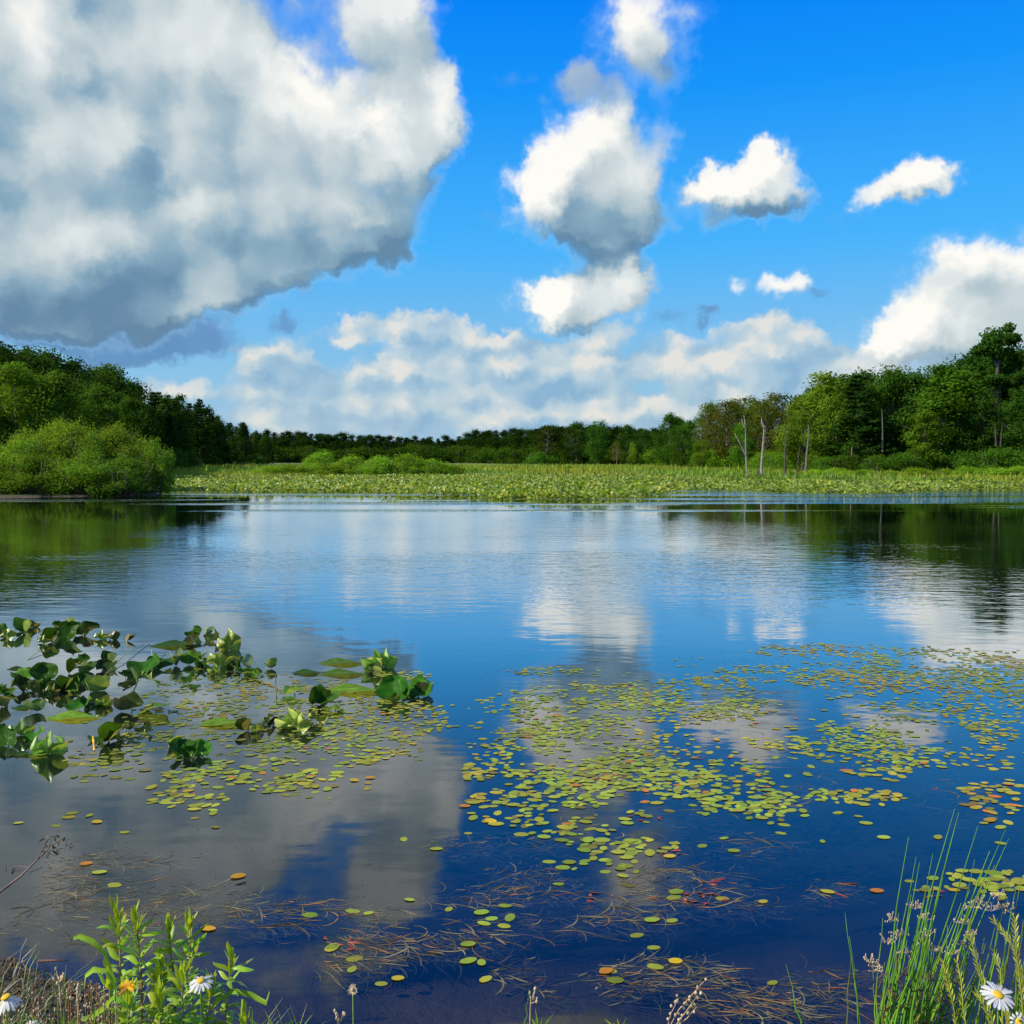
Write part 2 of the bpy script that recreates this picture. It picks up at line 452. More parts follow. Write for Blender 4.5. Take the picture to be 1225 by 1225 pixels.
# water ------------------------------------------------------------
def water_material():
    m, b = material('pond_water')
    pos = b.n('ShaderNodeNewGeometry').outputs['Position']
    s = b.n('ShaderNodeSeparateXYZ', None, _0=pos).outputs
    Y = s[1]
    # wind ripples: none near the bank and among the pads, lively in the open middle, weak again far off
    patch = b.mr(b.noise(b.vec('MULTIPLY', pos, (.05, .11, 0)), 1.0, 3, .5), .38, .62, .25, 1.0)
    act = b.math('MULTIPLY', b.mr(Y, 9.0, 16.0, .10, 1.0), b.mr(Y, 15.0, 32.0, 1.0, .10))
    act = b.math('MULTIPLY', act, patch)
    w1 = b.noise(b.vec('MULTIPLY', pos, (1.6, 4.2, 0)), 1.0, 3, .55)
    w2 = b.noise(b.vec('MULTIPLY', pos, (5.0, 13.0, 0)), 1.0, 2, .5)
    h = b.math('MULTIPLY', b.math('ADD', b.math('MULTIPLY', w1, .013), b.math('MULTIPLY', w2, .0042)), act)
    # very slow swell that bends the near reflections slightly
    h = b.math('MULTIPLY_ADD', b.noise(b.vec('MULTIPLY', pos, (1.5, 2.6, 0)), 1.0, 2, .5), .0021, h)
    # streaks of fine chop before the far pads
    st = b.noise(b.vec('MULTIPLY', pos, (.035, .33, 0)), 1.0, 2, .5)
    sm = b.math('MULTIPLY', b.mr(st, .50, .58), b.math('MULTIPLY', b.mr(Y, 30, 36), b.mr(Y, 60, 50)))
    h = b.math('MULTIPLY_ADD', b.math('MULTIPLY', sm, b.noise(b.vec('MULTIPLY', pos, (4, 6, 0)), 1.0, 2)), .05, h)
    bm = b.n('ShaderNodeBump', None, Strength=1.0, Distance=1.0, Height=h).outputs[0]
    gl = b.n('ShaderNodeBsdfGlossy', None, Color=(.93, .97, 1.0, 1), Roughness=.028, Normal=bm).outputs[0]
    tr = b.n('ShaderNodeBsdfTransparent', None, Color=(.50, .52, .46, 1)).outputs[0]
    back = b.n('ShaderNodeNewGeometry').outputs['Backfacing']      # same law from both sides of the sheet
    fr = b.n('ShaderNodeFresnel', None, IOR=b.mr(back, 0, 1, WATER_IOR, 1 / WATER_IOR, False)).outputs[0]
    fr = b.ramp(fr, [(0, (.02,) * 3), (.09, (.085,) * 3), (.2, (.24,) * 3), (.38, (.66,) * 3), (.6, (.88,) * 3), (1, (1,) * 3)])
    b.fin(b.n('ShaderNodeMixShader', None, _0=fr, _1=tr, _2=gl).outputs[0])
    return m
WATER_IOR = 1.50
M_WATER = water_material()

# ------------------------------------------------------------------ ground, pond bed, meadow and hills in one sheet
def interp(x, tab):
    return float(np.interp(x, [t[0] for t in tab], [t[1] for t in tab]))
NEAR_SHORE = [(-40, 12), (-6, 6.5), (-2.4, 3.6), (-1.75, 3.3), (-1.35, 3.1), (-.9, 2.86), (-.3, 2.72), (.4, 2.68), (1.1, 2.8), (1.7, 2.95), (3, 3.4), (8, 5.5), (40, 14)]
FAR_SHORE = [(-2, 40), (-.52, 44.5), (-.36, 46.5), (-.345, 86), (-.2, 91), (-.05, 93), (.16, 92), (.205, 76), (.26, 70), (.40, 66), (.52, 65), (2, 60)]
def ground_z(x, y):
    ns = interp(x, NEAR_SHORE) + .05 * sin(x * 7.1) + .03 * sin(x * 17.3 + 1)
    if y < ns + 1e-6 or y < .5:
        d = ns - y
        return min(.30, .17 * d) + .02 * mnoise.noise(Vector((x * 3, y * 3, 0))) + .004
    t = x / max(y, 1)
    fs = interp(t, FAR_SHORE) + 1.2 * mnoise.noise(Vector((x * .15, y * .1, 3)))
    dn, df = y - ns, fs - y
    if df > 0:
        depth = min(.13 * dn if dn < .8 else .104 + .33 * (dn - .8), 1.3, .04 + df * .22)
        return -depth + (.015 * mnoise.noise(Vector((x * 2.4, y * 2.4, 1))) if dn < 6 else 0)
    d = -df
    z = .05 + min(.35, d * .03) + .1 * mnoise.noise(Vector((x * .2, y * .2, 5))) * min(1, d * .1)
    # low hills at both sides and a rise beyond
    if t < 0: z += max(0, -t - .28) * max(0, d - 28) * .10
    else: z += max(0, t - .3) * max(0, d - 25) * .10
    z += max(0, min(1, (y - 260) / 400)) * 3
    return min(z, 14)

def build_ground():
    ys = list(np.arange(-6, 1.5, .5)) + list(np.arange(1.5, 6, .06)) + list(np.geomspace(6, 40, 60)) + list(np.arange(40.5, 110, .9)) + list(np.geomspace(111, 3000, 50))
    ts = sorted(set([round(v, 5) for v in list(np.linspace(-.62, .62, 150)) + [-40, -12, -5, -3, -2, -1.4, -1, -.8, -.7, .7, .8, 1, 1.4, 2, 3, 5, 12, 40]]))
    V = []; n = len(ts)
    for y in ys:
        w = max(abs(y), 3.2)
        for t in ts: V.append((t * w, y, ground_z(t * w, y)))
    idx = np.arange(len(ys) * n).reshape(len(ys), n)
    Fc = np.stack([idx[:-1, :-1], idx[:-1, 1:], idx[1:, 1:], idx[1:, :-1]], -1).reshape(-1, 4)
    m, b = material('ground')
    pos = b.n('ShaderNodeNewGeometry').outputs['Position']
    z = b.n('ShaderNodeSeparateXYZ', None, _0=pos).outputs
    mud = b.mixc(b.mr(b.noise(pos, 2.2, 5, .6), .35, .65), (.07, .050, .036), (.16, .105, .07))
    silt = b.mixc(b.mr(b.noise(pos, .8, 3, .6), .35, .65), (.004, .008, .014), (.008, .012, .018))
    grass = b.mixc(b.mr(b.noise(pos, .25, 4, .6), .35, .65), (.09, .15, .03), (.19, .25, .05))
    c = b.mixc(b.mr(z[2], -.13, -.04), silt, mud)  # depth fade to near black silt also stands in for light the water absorbs
    bank = b.mixc(b.mr(b.noise(pos, 9, 5, .7), .4, .62), (.035, .026, .016), (.10, .08, .04))
    c = b.mixc(b.mr(z[2], -.01, .03), c, bank)
    c = b.mixc(b.math('MULTIPLY', b.mr(z[2], .04, .12), b.mr(z[1], 20, 40)), c, grass)
    bmp = b.n('ShaderNodeBump', None, Strength=.8, Distance=.03, Height=b.noise(pos, 25, 5, .7)).outputs[0]
    b.fin(b.n('ShaderNodeBsdfPrincipled', None, Base_Color=c, Roughness=.95, Normal=bmp).outputs[0])
    o = link('ground', make_mesh('ground', V, Fc, m, smooth=True))
    structure(o, 'muddy bank, dark pond bed, green meadow and low wooded hills')
build_ground()

wv = [(-400, 0, 0), (400, 0, 0), (400, 400, 0), (-400, 400, 0)]
water = link('water', make_mesh('water', [(-60, 1.5, 0), (60, 1.5, 0), (80, 140, 0), (-80, 140, 0)], [(0, 1, 2, 3)], M_WATER))
structure(water, 'still pond water mirroring blue sky and white clouds')

# ------------------------------------------------------------------ trees
def leaf_quads(cent, nrm, size, aspect=.6, jitter=.6):
    """many small leaf faces; returns vertices and faces"""
    n = len(cent)
    nn = nrm + rng.normal(0, jitter, (n, 3)); nn /= np.linalg.norm(nn, axis=1, keepdims=True) + 1e-9
    a = np.cross(nn, rng.normal(0, 1, (n, 3))); a /= np.linalg.norm(a, axis=1, keepdims=True) + 1e-9
    c = np.cross(nn, a)
    s = (size * rng.uniform(.65, 1.35, n))[:, None]
    v = np.stack([cent - a * s, cent + c * s * aspect, cent + a * s, cent - c * s * aspect], 1)
    f = np.arange(n * 4).reshape(n, 4)
    return v.reshape(-1, 3), f

def lobes_crown(n_lobe, per, w, z0, z1, lobe_r, leaf, shape='ovoid', seed=0, jit=.55, openness=0.0):
    """a crown of leaf clumps: lobes set through an ovoid, leaves on the lobes' skins"""
    g = np.random.default_rng(seed)
    cs, ns = [], []
    k = 0
    while k < n_lobe:
        u = g.uniform(0, 1)
        if shape == 'ovoid': rad = math.sin(pi * min(1, u ** .8)) ** .6 if 0 < u < 1 else 0
        elif shape == 'round': rad = math.sqrt(max(0, 1 - (2 * u - 1) ** 2))
        elif shape == 'dome': rad = math.sqrt(max(0, 1 - u ** 2.2))
        else: rad = (1 - u) ** .75 * .95 + .05
        a = g.uniform(0, 2 * pi); rr = math.sqrt(g.uniform(.12, 1))
        c = np.array([cos(a) * rr * rad * w, sin(a) * rr * rad * w, z0 + (z1 - z0) * u])
        lr = lobe_r * g.choice([.5, .7, .9, 1.1, 1.5])
        m = int(per * (lr / lobe_r) ** 2)
        dd = g.normal(0, 1, (m, 3)); dd[:, 2] = dd[:, 2] * .9 + .25
        dd /= np.linalg.norm(dd, axis=1, keepdims=True)
        r = lr * g.uniform(.35, 1.3, (m, 1)) * (1 + .25 * np.sin(dd[:, :1] * 7 + k) * np.cos(dd[:, 1:2] * 6))
        cs.append(c + dd * r * np.array([1, 1, .9])); ns.append(dd)
        k += 1
    return leaf_quads(np.concatenate(cs), np.concatenate(ns), leaf, .62, jit)

def trunk_mesh(name, h, r, n_limb, seed, lean=.3, mat=None, top=.85, limb_z=(.3, .62), limb_len=.22):
    g = random.Random(seed); mb = MB()
    pts = [Vector((lean * sin(i * 1.1 + seed) * .12 * i / 3, lean * cos(i * .9 + seed) * .12 * i / 3, h * top * i / 6)) for i in range(7)]
    mb.tube(pts, [r * (1.35 if i == 0 else 1) * (1 - .13 * i) for i in range(7)], 7)
    for k in range(n_limb):
        z = h * g.uniform(*limb_z); a = g.uniform(0, 2 * pi); L = h * limb_len * g.uniform(.6, 1.2)
        p = Vector((0, 0, z)); d = Vector((cos(a), sin(a), g.uniform(.4, 1.0))).normalized()
        q = [p, p + d * L * .5 + Vector((0, 0, L * .05)), p + d * L + Vector((0, 0, L * .18))]
        mb.tube(q, [r * .45, r * .3, r * .1], 5)
    return mb.mesh(name, mat or M_BARK)

PROTO = {}
def proto(kind, crown, trunk): PROTO.setdefault(kind, []).append((crown, trunk))
def build_protos():
    # all of nominal height 10
    for s in range(4):
        v, f = lobes_crown(50, 250, 2.4, 1.1, 9.3, .85, .115, 'ovoid', 20 + s)
        proto('broad', make_mesh('crown', v, f, M_FOL), trunk_mesh('trunk', 10, .20, 7, s))
    for s in range(2):      # taller than wide, foliage to the ground
        v, f = lobes_crown(46, 190, 1.9, .6, 9.6, .72, .125, 'ovoid', 40 + s)
        proto('slim', make_mesh('crown', v, f, M_FOL), trunk_mesh('trunk', 10, .16, 6, s + 9))
    for s in range(3):      # pine: irregular whorls of drooping boughs
        g = np.random.default_rng(60 + s); cs, ns = [], []
        for z in np.arange(1.4, 9.8, .42):
            u = (z - 1.4) / 8.6; R = (2.15 * (1 - u) ** .85 + .16) * g.uniform(.75, 1.15)
            for a in np.arange(0, 2 * pi, 2 * pi / g.integers(5, 8)) + g.uniform(0, 2):
                L = R * g.uniform(.6, 1.15); m = int(26 + 34 * L)
                t = g.uniform(.15, 1, m) ** .7
                side = g.normal(0, .14 + .10 * L, m) * t
                x = t * L; zz = z + x * .16 + .12 * t * t * L + g.normal(0, .07, m)
                cs.append(np.stack([x * cos(a) - side * sin(a), x * sin(a) + side * cos(a), zz], 1))
                ns.append(np.stack([np.cos(a) * .4 + 0 * t, np.sin(a) * .4 + 0 * t, .8 + 0 * t], 1))
        v, f = leaf_quads(np.concatenate(cs), np.concatenate(ns), .16, .32, .45)
        proto('pine', make_mesh('crown', v, f, M_FOL), trunk_mesh('trunk', 10, .17, 9, s + 20, .1, top=.97, limb_z=(.15, .9), limb_len=.13))
    for s in range(2):      # half bare tree
        v, f = lobes_crown(50, 85, 2.2, 2.0, 9.6, .62, .10, 'ovoid', 80 + s, .9)
        proto('thin', make_mesh('crown', v, f, M_FOL), trunk_mesh('trunk', 10, .14, 26, s + 30, limb_z=(.25, .8), limb_len=.17))
    # open grown tree whose limbs carry separate clumps
    g = np.random.default_rng(5); cs, ns = [], []
    lob = [(0, 0, 9.0, 1.3), (-.9, .2, 8.3, .9), (1.1, 0, 8.4, 1.0), (-1.7, 0, 6.9, .62), (-2.5, .1, 6.3, .5), (-2.9, 0, 5.6, .55), (-2.0, 0, 5.4, .45), (.3, .4, 7.3, 1.1),
           (1.9, 0, 7.3, .9), (2.5, .2, 6.2, .8), (-.5, -.4, 6.2, .9), (.9, 0, 6.0, 1.1), (0, 0, 4.8, 1.2), (1.9, 0, 4.8, 1.1), (-1.2, 0, 4.4, .9), (.4, 0, 3.5, 1.3), (-1.0, .3, 3.0, 1.1), (1.8, -.2, 3.4, 1.1)]
    for (x, y, z, r) in lob:
        for q in range(5):
            c = np.array([x, y, z]) + g.normal(0, r * .42, 3); lr = r * g.uniform(.35, .6); m = int(330 * lr + 40)
            dd = g.normal(0, 1, (m, 3)); dd /= np.linalg.norm(dd, axis=1, keepdims=True)
            cs.append(c + dd * lr * g.uniform(.6, 1.15, (m, 1)) * np.array([1, 1, .75])); ns.append(dd)
    v, f = leaf_quads(np.concatenate(cs), np.concatenate(ns), .11, .6, .6)
    mb = MB(); mb.tube([(0, 0, 0), (.05, 0, 3), (0, 0, 6), (.1, 0, 8.6)], [.24, .2, .14, .05], 8)
    for (x, y, z, r) in lob[1:13]:
        zb = max(1.5, z - abs(x) * .8 - .6); mb.tube([(0, 0, zb), (x * .5, y * .5, (zb + z) / 2 + .2), (x, y, z)], [.09, .06, .03], 5)
    proto('open', make_mesh('crown', v, f, M_FOL), mb.mesh('trunk', M_BARK))
    # bushes, nominal height 1, branching from the ground
    for s in range(5):
        v, f = lobes_crown(34, 190, .62, .12, .88, .19, .026, 'dome', 100 + s, .7)
        mb = MB(); gg = random.Random(s)
        for k in range(14):
            a = gg.uniform(0, 2 * pi); q = gg.uniform(.2, .55)
            mb.tube([(cos(a) * .06, sin(a) * .06, -.03), (cos(a) * q * .6, sin(a) * q * .6, .3), (cos(a) * q, sin(a) * q, gg.uniform(.5, .9))], [.014, .010, .004], 4)
        proto('bush', make_mesh('foliage', v, f, M_BUSH), mb.mesh('stems', M_BARK))
    for s in range(3):      # sallow bush seen close: finer leaves in sprays
        v, f = lobes_crown(46, 300, .58, .10, .84, .15, .0165, 'dome', 120 + s, .8)
        mb = MB(); gg = random.Random(s + 50)
        for k in range(26):
            a = gg.uniform(0, 2 * pi); q = gg.uniform(.2, .6)
            mb.tube([(cos(a) * .1, sin(a) * .1, -.03), (cos(a) * q * .6, sin(a) * q * .6, .25), (cos(a) * q, sin(a) * q, gg.uniform(.4, .92))], [.010, .008, .003], 4)
        proto('sallow', make_mesh('foliage', v, f, M_BUSH), mb.mesh('stems', M_BARK))
build_protos()

def tree(kind, px, top_y, Y, width=1.0, color=(1, 1, 1), name=None, label=None, group=None, var=None, bark=(1, 1, 1), cat='tree', base=None):
    """a tree that stands at the distance Y under the pixel column px and reaches up to top_y"""
    p = at(px, 548, Y); gz = ground_z(p.x, Y) - .1 if base is None else base
    h = at(px, top_y, Y).z - gz
    pr = PROTO[kind][(var if var is not None else random.randrange(99)) % len(PROTO[kind])]
    o = bpy.data.objects.new(name or {'pine': 'pine_tree', 'bush': 'bush', 'sallow': 'sallow_bush'}.get(kind, 'broadleaf_tree'), None)
    o.empty_display_size = .5; C.objects.link(o)
    o.location = (p.x, Y, gz); o.rotation_euler = (0, 0, random.uniform(0, 2 * pi) if kind != 'open' else 0)
    nominal = 1.0 if kind in ('bush', 'sallow') else 10.0
    s = h / nominal; o.scale = (s * width, s * width, s)
    isb = nominal == 1.0
    link('trunk' if not isb else 'stems', pr[1], o, color=bark)
    link('crown' if not isb else 'foliage', pr[0], o, color=color)
    tag(o, label, cat if not isb else 'bush', group)
    return o

def vary(c, a=.15):
    k = random.uniform(1 - a, 1 + a); return (c[0] * k * random.uniform(.92, 1.08), c[1] * k, c[2] * k * random.uniform(.9, 1.1))

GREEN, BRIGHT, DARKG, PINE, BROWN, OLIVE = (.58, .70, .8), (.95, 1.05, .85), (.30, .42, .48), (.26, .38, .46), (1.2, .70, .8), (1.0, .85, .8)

# left hill -------------------------------------------------------
LTOP = [(-140, 395), (0, 405), (60, 415), (110, 425), (145, 440), (165, 462), (210, 470), (250, 490), (300, 507), (325, 518)]
LD = [(-140, 62), (0, 74), (150, 88), (200, 108), (260, 150), (325, 215)]
def wood(x0, x1, step, rows, top, dist, kinds, label, group, jitter=6, front_drop=0.0):
    for r, (dd, drop) in enumerate(rows):
        x = x0 + random.uniform(0, step)
        while x < x1:
            k, col, w = kinds(x, r)
            ty = interp(x, top) + drop + random.uniform(-jitter * .4, jitter)
            tree(k, x, ty, interp(x, dist) + dd + random.uniform(-2, 2), w * random.uniform(.85, 1.2), vary(col), label=label(k, r, x), group=group(k, r, x))
            x += step * random.uniform(.75, 1.3) * (1 if r < 2 else 1.15)
def lk(x, r):
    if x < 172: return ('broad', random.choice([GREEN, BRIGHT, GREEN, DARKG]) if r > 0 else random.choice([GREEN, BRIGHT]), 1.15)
    return random.choice([('pine', PINE, 1.0), ('pine', (.6, .75, .7), 1.1), ('slim', DARKG, 1.0)])
KW = {'broad': 'broadleaf tree', 'slim': 'slim leafy tree', 'pine': 'dark pine', 'thin': 'half bare brownish tree', 'open': 'open crowned tree'}
WHERE = {
 'left': [(0, 'left of the picture edge'), (45, 'above the left end of the bush thicket'), (95, 'above the tallest bush of the thicket'), (140, 'above the right part of the thicket'), (175, 'where the broadleaf hill ends'),
          (215, 'just past the bush thicket'), (255, 'halfway down the left skyline'), (290, 'low on the left skyline'), (400, 'at the right tip of the left wood')],
 'mid': [(380, 'right after the left wood'), (430, 'beyond the rounded bright bush'), (490, 'beyond the widest bushes'), (560, 'beyond the end of the bush row'), (620, 'above the pale meadow'), (690, 'left of the tall round tree'), (820, 'before the right wood')],
 'right': [(835, 'at its left end'), (880, 'left of the forked white snag'), (925, 'behind the white snags'), (965, 'right of the white snags'), (1005, 'left of the dark pine'), (1045, 'behind the dark pine'), (1085, 'right of the dark pine'),
           (1130, 'above the leaning stump'), (1175, 'left of the tallest crown'), (1225, 'behind the tallest crown'), (1400, 'beyond the right picture edge')]}
def place_label(side, k, r, x):
    w = next(t for lim, t in WHERE[side] if x < lim)
    row = ['front row', 'second row', 'back row', 'rearmost row'][min(r, 3)]
    wood_name = {'left': 'left wood', 'mid': 'far treeline', 'right': 'right wood'}[side]
    return KW[k] + ', ' + row + ' of ' + wood_name + ', ' + w
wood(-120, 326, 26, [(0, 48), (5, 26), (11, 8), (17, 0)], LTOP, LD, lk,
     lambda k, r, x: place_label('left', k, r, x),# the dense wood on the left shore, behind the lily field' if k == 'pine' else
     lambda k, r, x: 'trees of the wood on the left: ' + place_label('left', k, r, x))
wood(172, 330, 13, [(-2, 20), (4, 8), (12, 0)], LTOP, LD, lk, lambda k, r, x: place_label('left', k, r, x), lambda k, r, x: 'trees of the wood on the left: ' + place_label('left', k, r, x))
# undergrowth that closes the foot of the wood
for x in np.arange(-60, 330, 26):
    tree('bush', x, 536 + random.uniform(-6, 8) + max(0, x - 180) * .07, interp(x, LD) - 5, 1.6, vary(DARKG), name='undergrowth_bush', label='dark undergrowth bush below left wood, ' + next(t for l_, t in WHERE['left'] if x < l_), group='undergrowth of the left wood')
RD2 = [(770, 170), (830, 135), (880, 118), (960, 98)]
# middle distance ---------------------------------------------------
MTOP = [(300, 515), (345, 516), (420, 519), (480, 521), (540, 522), (570, 515), (625, 512), (650, 509), (700, 508), (790, 512)]
MD = [(300, 270), (560, 270), (640, 200), (790, 190)]
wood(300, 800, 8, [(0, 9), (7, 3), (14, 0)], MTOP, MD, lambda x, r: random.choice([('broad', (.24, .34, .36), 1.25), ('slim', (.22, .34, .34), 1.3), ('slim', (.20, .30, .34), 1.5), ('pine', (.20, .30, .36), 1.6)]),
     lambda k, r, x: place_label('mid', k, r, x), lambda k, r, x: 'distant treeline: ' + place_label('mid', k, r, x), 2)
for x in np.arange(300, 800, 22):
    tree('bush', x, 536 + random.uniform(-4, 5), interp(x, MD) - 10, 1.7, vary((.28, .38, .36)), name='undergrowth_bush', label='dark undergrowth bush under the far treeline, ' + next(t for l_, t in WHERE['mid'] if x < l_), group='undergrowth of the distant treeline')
for x in np.arange(790, 960, 18):
    tree('bush', x, 541 + random.uniform(-5, 5), interp(x, RD2) - 6, 1.7, vary((.7, .85, .6)), name='undergrowth_bush', label='dull green undergrowth bush below right wood, ' + next(t for l_, t in WHERE['right'] if x < l_), group='undergrowth left of the snags')
# right wood --------------------------------------------------------
RTOP = [(770, 515), (785, 505), (805, 497), (830, 488), (860, 478), (905, 472), (955, 468), (985, 450), (1010, 448), (1060, 437), (1095, 448), (1130, 436), (1160, 420), (1225, 408), (1340, 395)]
RD = [(770, 170), (830, 135), (880, 118), (960, 98), (1050, 88), (1340, 76)]
def rk(x, r):
    if 835 < x < 950: return random.choice([('thin', BROWN, 1.2), ('thin', OLIVE, 1.2), ('broad', (.9, .8, .8), 1.0)])
    if x < 835: return ('broad', (.65, .85, .7), 1.1)
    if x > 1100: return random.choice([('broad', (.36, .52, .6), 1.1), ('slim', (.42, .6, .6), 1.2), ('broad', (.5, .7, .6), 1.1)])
    return random.choice([('slim', GREEN, 1.2), ('pine', PINE, 1.15), ('broad', (.55, .75, .65), 1.0)])
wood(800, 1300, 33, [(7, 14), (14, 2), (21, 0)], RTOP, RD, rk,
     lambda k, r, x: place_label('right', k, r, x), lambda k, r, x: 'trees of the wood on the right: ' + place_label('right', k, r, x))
# single trees one can point to
def T(kind, px, ty, Y, w=1.0, color=(1, 1, 1), **kw):
    k = .95 if kind not in ('bush', 'sallow') else 1.0
    return tree(kind, px, ty, Y, w, tuple(c * k for c in color), **kw)
T('open', 1190, 383, 86, .95, (.5, .72, .7), name='oak_tree', label='tallest tree, with an open clumped crown above the wood at the right edge')
T('open', 1262, 386, 84, .95, (.5, .72, .7), name='oak_tree', label='tall open crowned tree cut by the right edge of the picture')
T('slim', 985, 446, 90, 1.55, (1.45, 1.35, .9), label='bright green tree whose foliage slopes down to the left, behind the dead white trunks', var=0)
T('broad', 960, 490, 86, 1.25, (1.5, 1.4, .9), label='bright green rounded tree just right of the two white snags')
T('slim', 1000, 470, 86, 1.1, (1.2, 1.25, .8), label='leafy green tree at the waterside left of the dark pine')
T('pine', 1022, 443, 85, 1.5, (.35, .52, .6), label='dark broad pine with a bare reddish lower trunk at the right shore', bark=(1.6, 1, .9))
T('broad', 1062, 434, 87, .95, (.62, .82, .7), label='round topped tree right of the dark waterside pine')
T('slim', 1092, 446, 86, 1.15, (.6, .85, .8), label='dull green pointed tree between two round topped trees on the right')
T('slim', 1128, 436, 83, 1.5, (.8, 1.0, .6), label='tall mid green tree, foliage down to the shrubs, above the leaning stump')
T('slim', 1105, 492, 80, 1.3, (1.25, 1.3, .8), label='lower yellowish green tree in front of the right wood')
T('broad', 1175, 468, 82, 1.1, (.65, .9, .75), label='dark leafy tree below the tallest open crowned tree')
T('broad', 1225, 470, 80, 1.1, (.55, .8, .7), label='dark leafy tree at the right edge above the shore shrubs')
T('broad', 888, 506, 106, .95, (1.0, 1.35, 1.0), label='fresh green round tree behind the forked white snag')
T('broad', 838, 524, 112, 1.2, (1.6, 1.5, 1.0), label='low bright green tree at the meadow edge left of the snags')
T('broad', 815, 510, 120, 1.1, (.8, 1.0, .8), label='mid green tree at the left end of the right wood')
T('broad', 800, 493, 128, 1.05, (.65, .9, .8), label='first large tree at the left end of the right wood')
T('thin', 870, 478, 112, 1.5, BROWN, label='reddish brown thinly leaved tree on the skyline left of the snags')
T('thin', 915, 478, 110, 1.5, (1.25, .85, .8), label='brown half bare tree on the skyline above the white snags')
T('broad', 757, 528, 150, .75, (2.0, 1.8, 1.2), name='young_tree', label='small bright yellow green tree alone in front of the distant dark wood')
T('broad', 714, 500, 172, 1.0, (.62, .9, .9), label='tall round green tree standing out of the distant dark wood')
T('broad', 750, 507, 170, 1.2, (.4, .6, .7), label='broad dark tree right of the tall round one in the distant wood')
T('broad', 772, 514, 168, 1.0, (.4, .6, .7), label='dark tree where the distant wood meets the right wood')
T('thin', 655, 508, 175, 1.6, (.65, .48, .5), label='dull brownish tree left of the tall round green one')
T('thin', 684, 512, 176, 1.5, (.5, .5, .5), label='greyish thin tree beside the tall round green one')
T('slim', 690, 506, 182, 1.5, (.5, .7, .75), label='dark green tree behind the greyish thin tree in the distant wood')
T('bush', 644, 541, 165, 1.5, (.5, .75, .7), label='dark round bush at the foot of the distant brownish tree')
T('thin', 738, 529, 160, 1.3, (1.6, 1.0, 1.0), name='dead_tree', label='small pinkish brown half dead tree beside the small bright tree', bark=(2.5, 2.2, 2))
# near broadleaf trees of the left hill; sunlit left, shaded right put into tints
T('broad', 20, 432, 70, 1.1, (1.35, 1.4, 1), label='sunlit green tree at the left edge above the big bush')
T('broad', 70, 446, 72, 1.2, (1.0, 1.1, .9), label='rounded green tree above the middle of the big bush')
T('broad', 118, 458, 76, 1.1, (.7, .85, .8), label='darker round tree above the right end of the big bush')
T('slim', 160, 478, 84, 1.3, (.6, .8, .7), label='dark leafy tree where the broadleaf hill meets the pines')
T('pine', 240, 474, 128, 1.0, PINE, label='pointed pine that stands highest on the sloping left skyline')
T('pine', 292, 503, 160, 1.2, PINE, label='last bushy pine at the lower end of the left wood')

# bushes ------------------------------------------------------------
for i, (px, ty, Y, w, col, lb) in enumerate([
    (-30, 526, 47.5, 1.3, (1, 1, 1), 'yellow green sallow bush cut by the left edge of the picture'),
    (22, 524, 47.0, 1.1, (1.05, 1.05, 1), 'sallow bush at the left end of the big waterside thicket'),
    (58, 515, 48.5, 1.0, (1, 1, 1), 'tall sallow bush behind the left part of the waterside thicket'),
    (86, 506, 48.5, 1.0, (1.05, 1.05, 1), 'tallest sallow bush with a rounded top in the waterside thicket'),
    (132, 512, 48.0, 1.0, (1.0, 1.0, 1), 'second tallest sallow bush, towards the right end of the thicket'),
    (172, 528, 48.0, 1.0, (.9, .95, 1), 'lower sallow bush at the right end of the waterside thicket'),
    (45, 543, 45.8, 1.3, (1.1, 1.05, 1), 'low sallow bush at the waterline on the left of the thicket'),
    (100, 541, 45.9, 1.3, (1.0, 1.0, 1), 'low sallow bush at the waterline in the middle of the thicket'),
    (148, 545, 46.0, 1.3, (.75, .85, 1), 'low dull sallow bush at the waterline on the right of the thicket'),
    (72, 503, 49.5, .55, (1.15, 1.1, 1), 'narrow shoot of sallow rising above the tallest bush'),
    (146, 509, 49, .6, (1.1, 1.1, 1), 'narrow sallow rising at the right part of the thicket'),
    (186, 527, 47.6, .6, (.9, 1.0, 1), 'small sallow ending the thicket over the lily field'),
    (30, 517, 49.5, .6, (1.0, 1.0, 1), 'small sallow peak near the left end of the thicket'),
    (112, 517, 47.0, .6, (.8, .9, 1), 'duller sallow in the dip between the two highest bushes'),
    (-5, 548, 45.6, 1.5, (1.0, 1.0, 1), 'low sallow bush at the waterline by the left picture edge')]):
    T('sallow', px, ty, Y, w, tuple(c * random.uniform(.78, .98) for c in (col[0],)) + (col[1] * .88, col[2] * .9), label=lb, var=i, bark=(1.2, 1, .9))
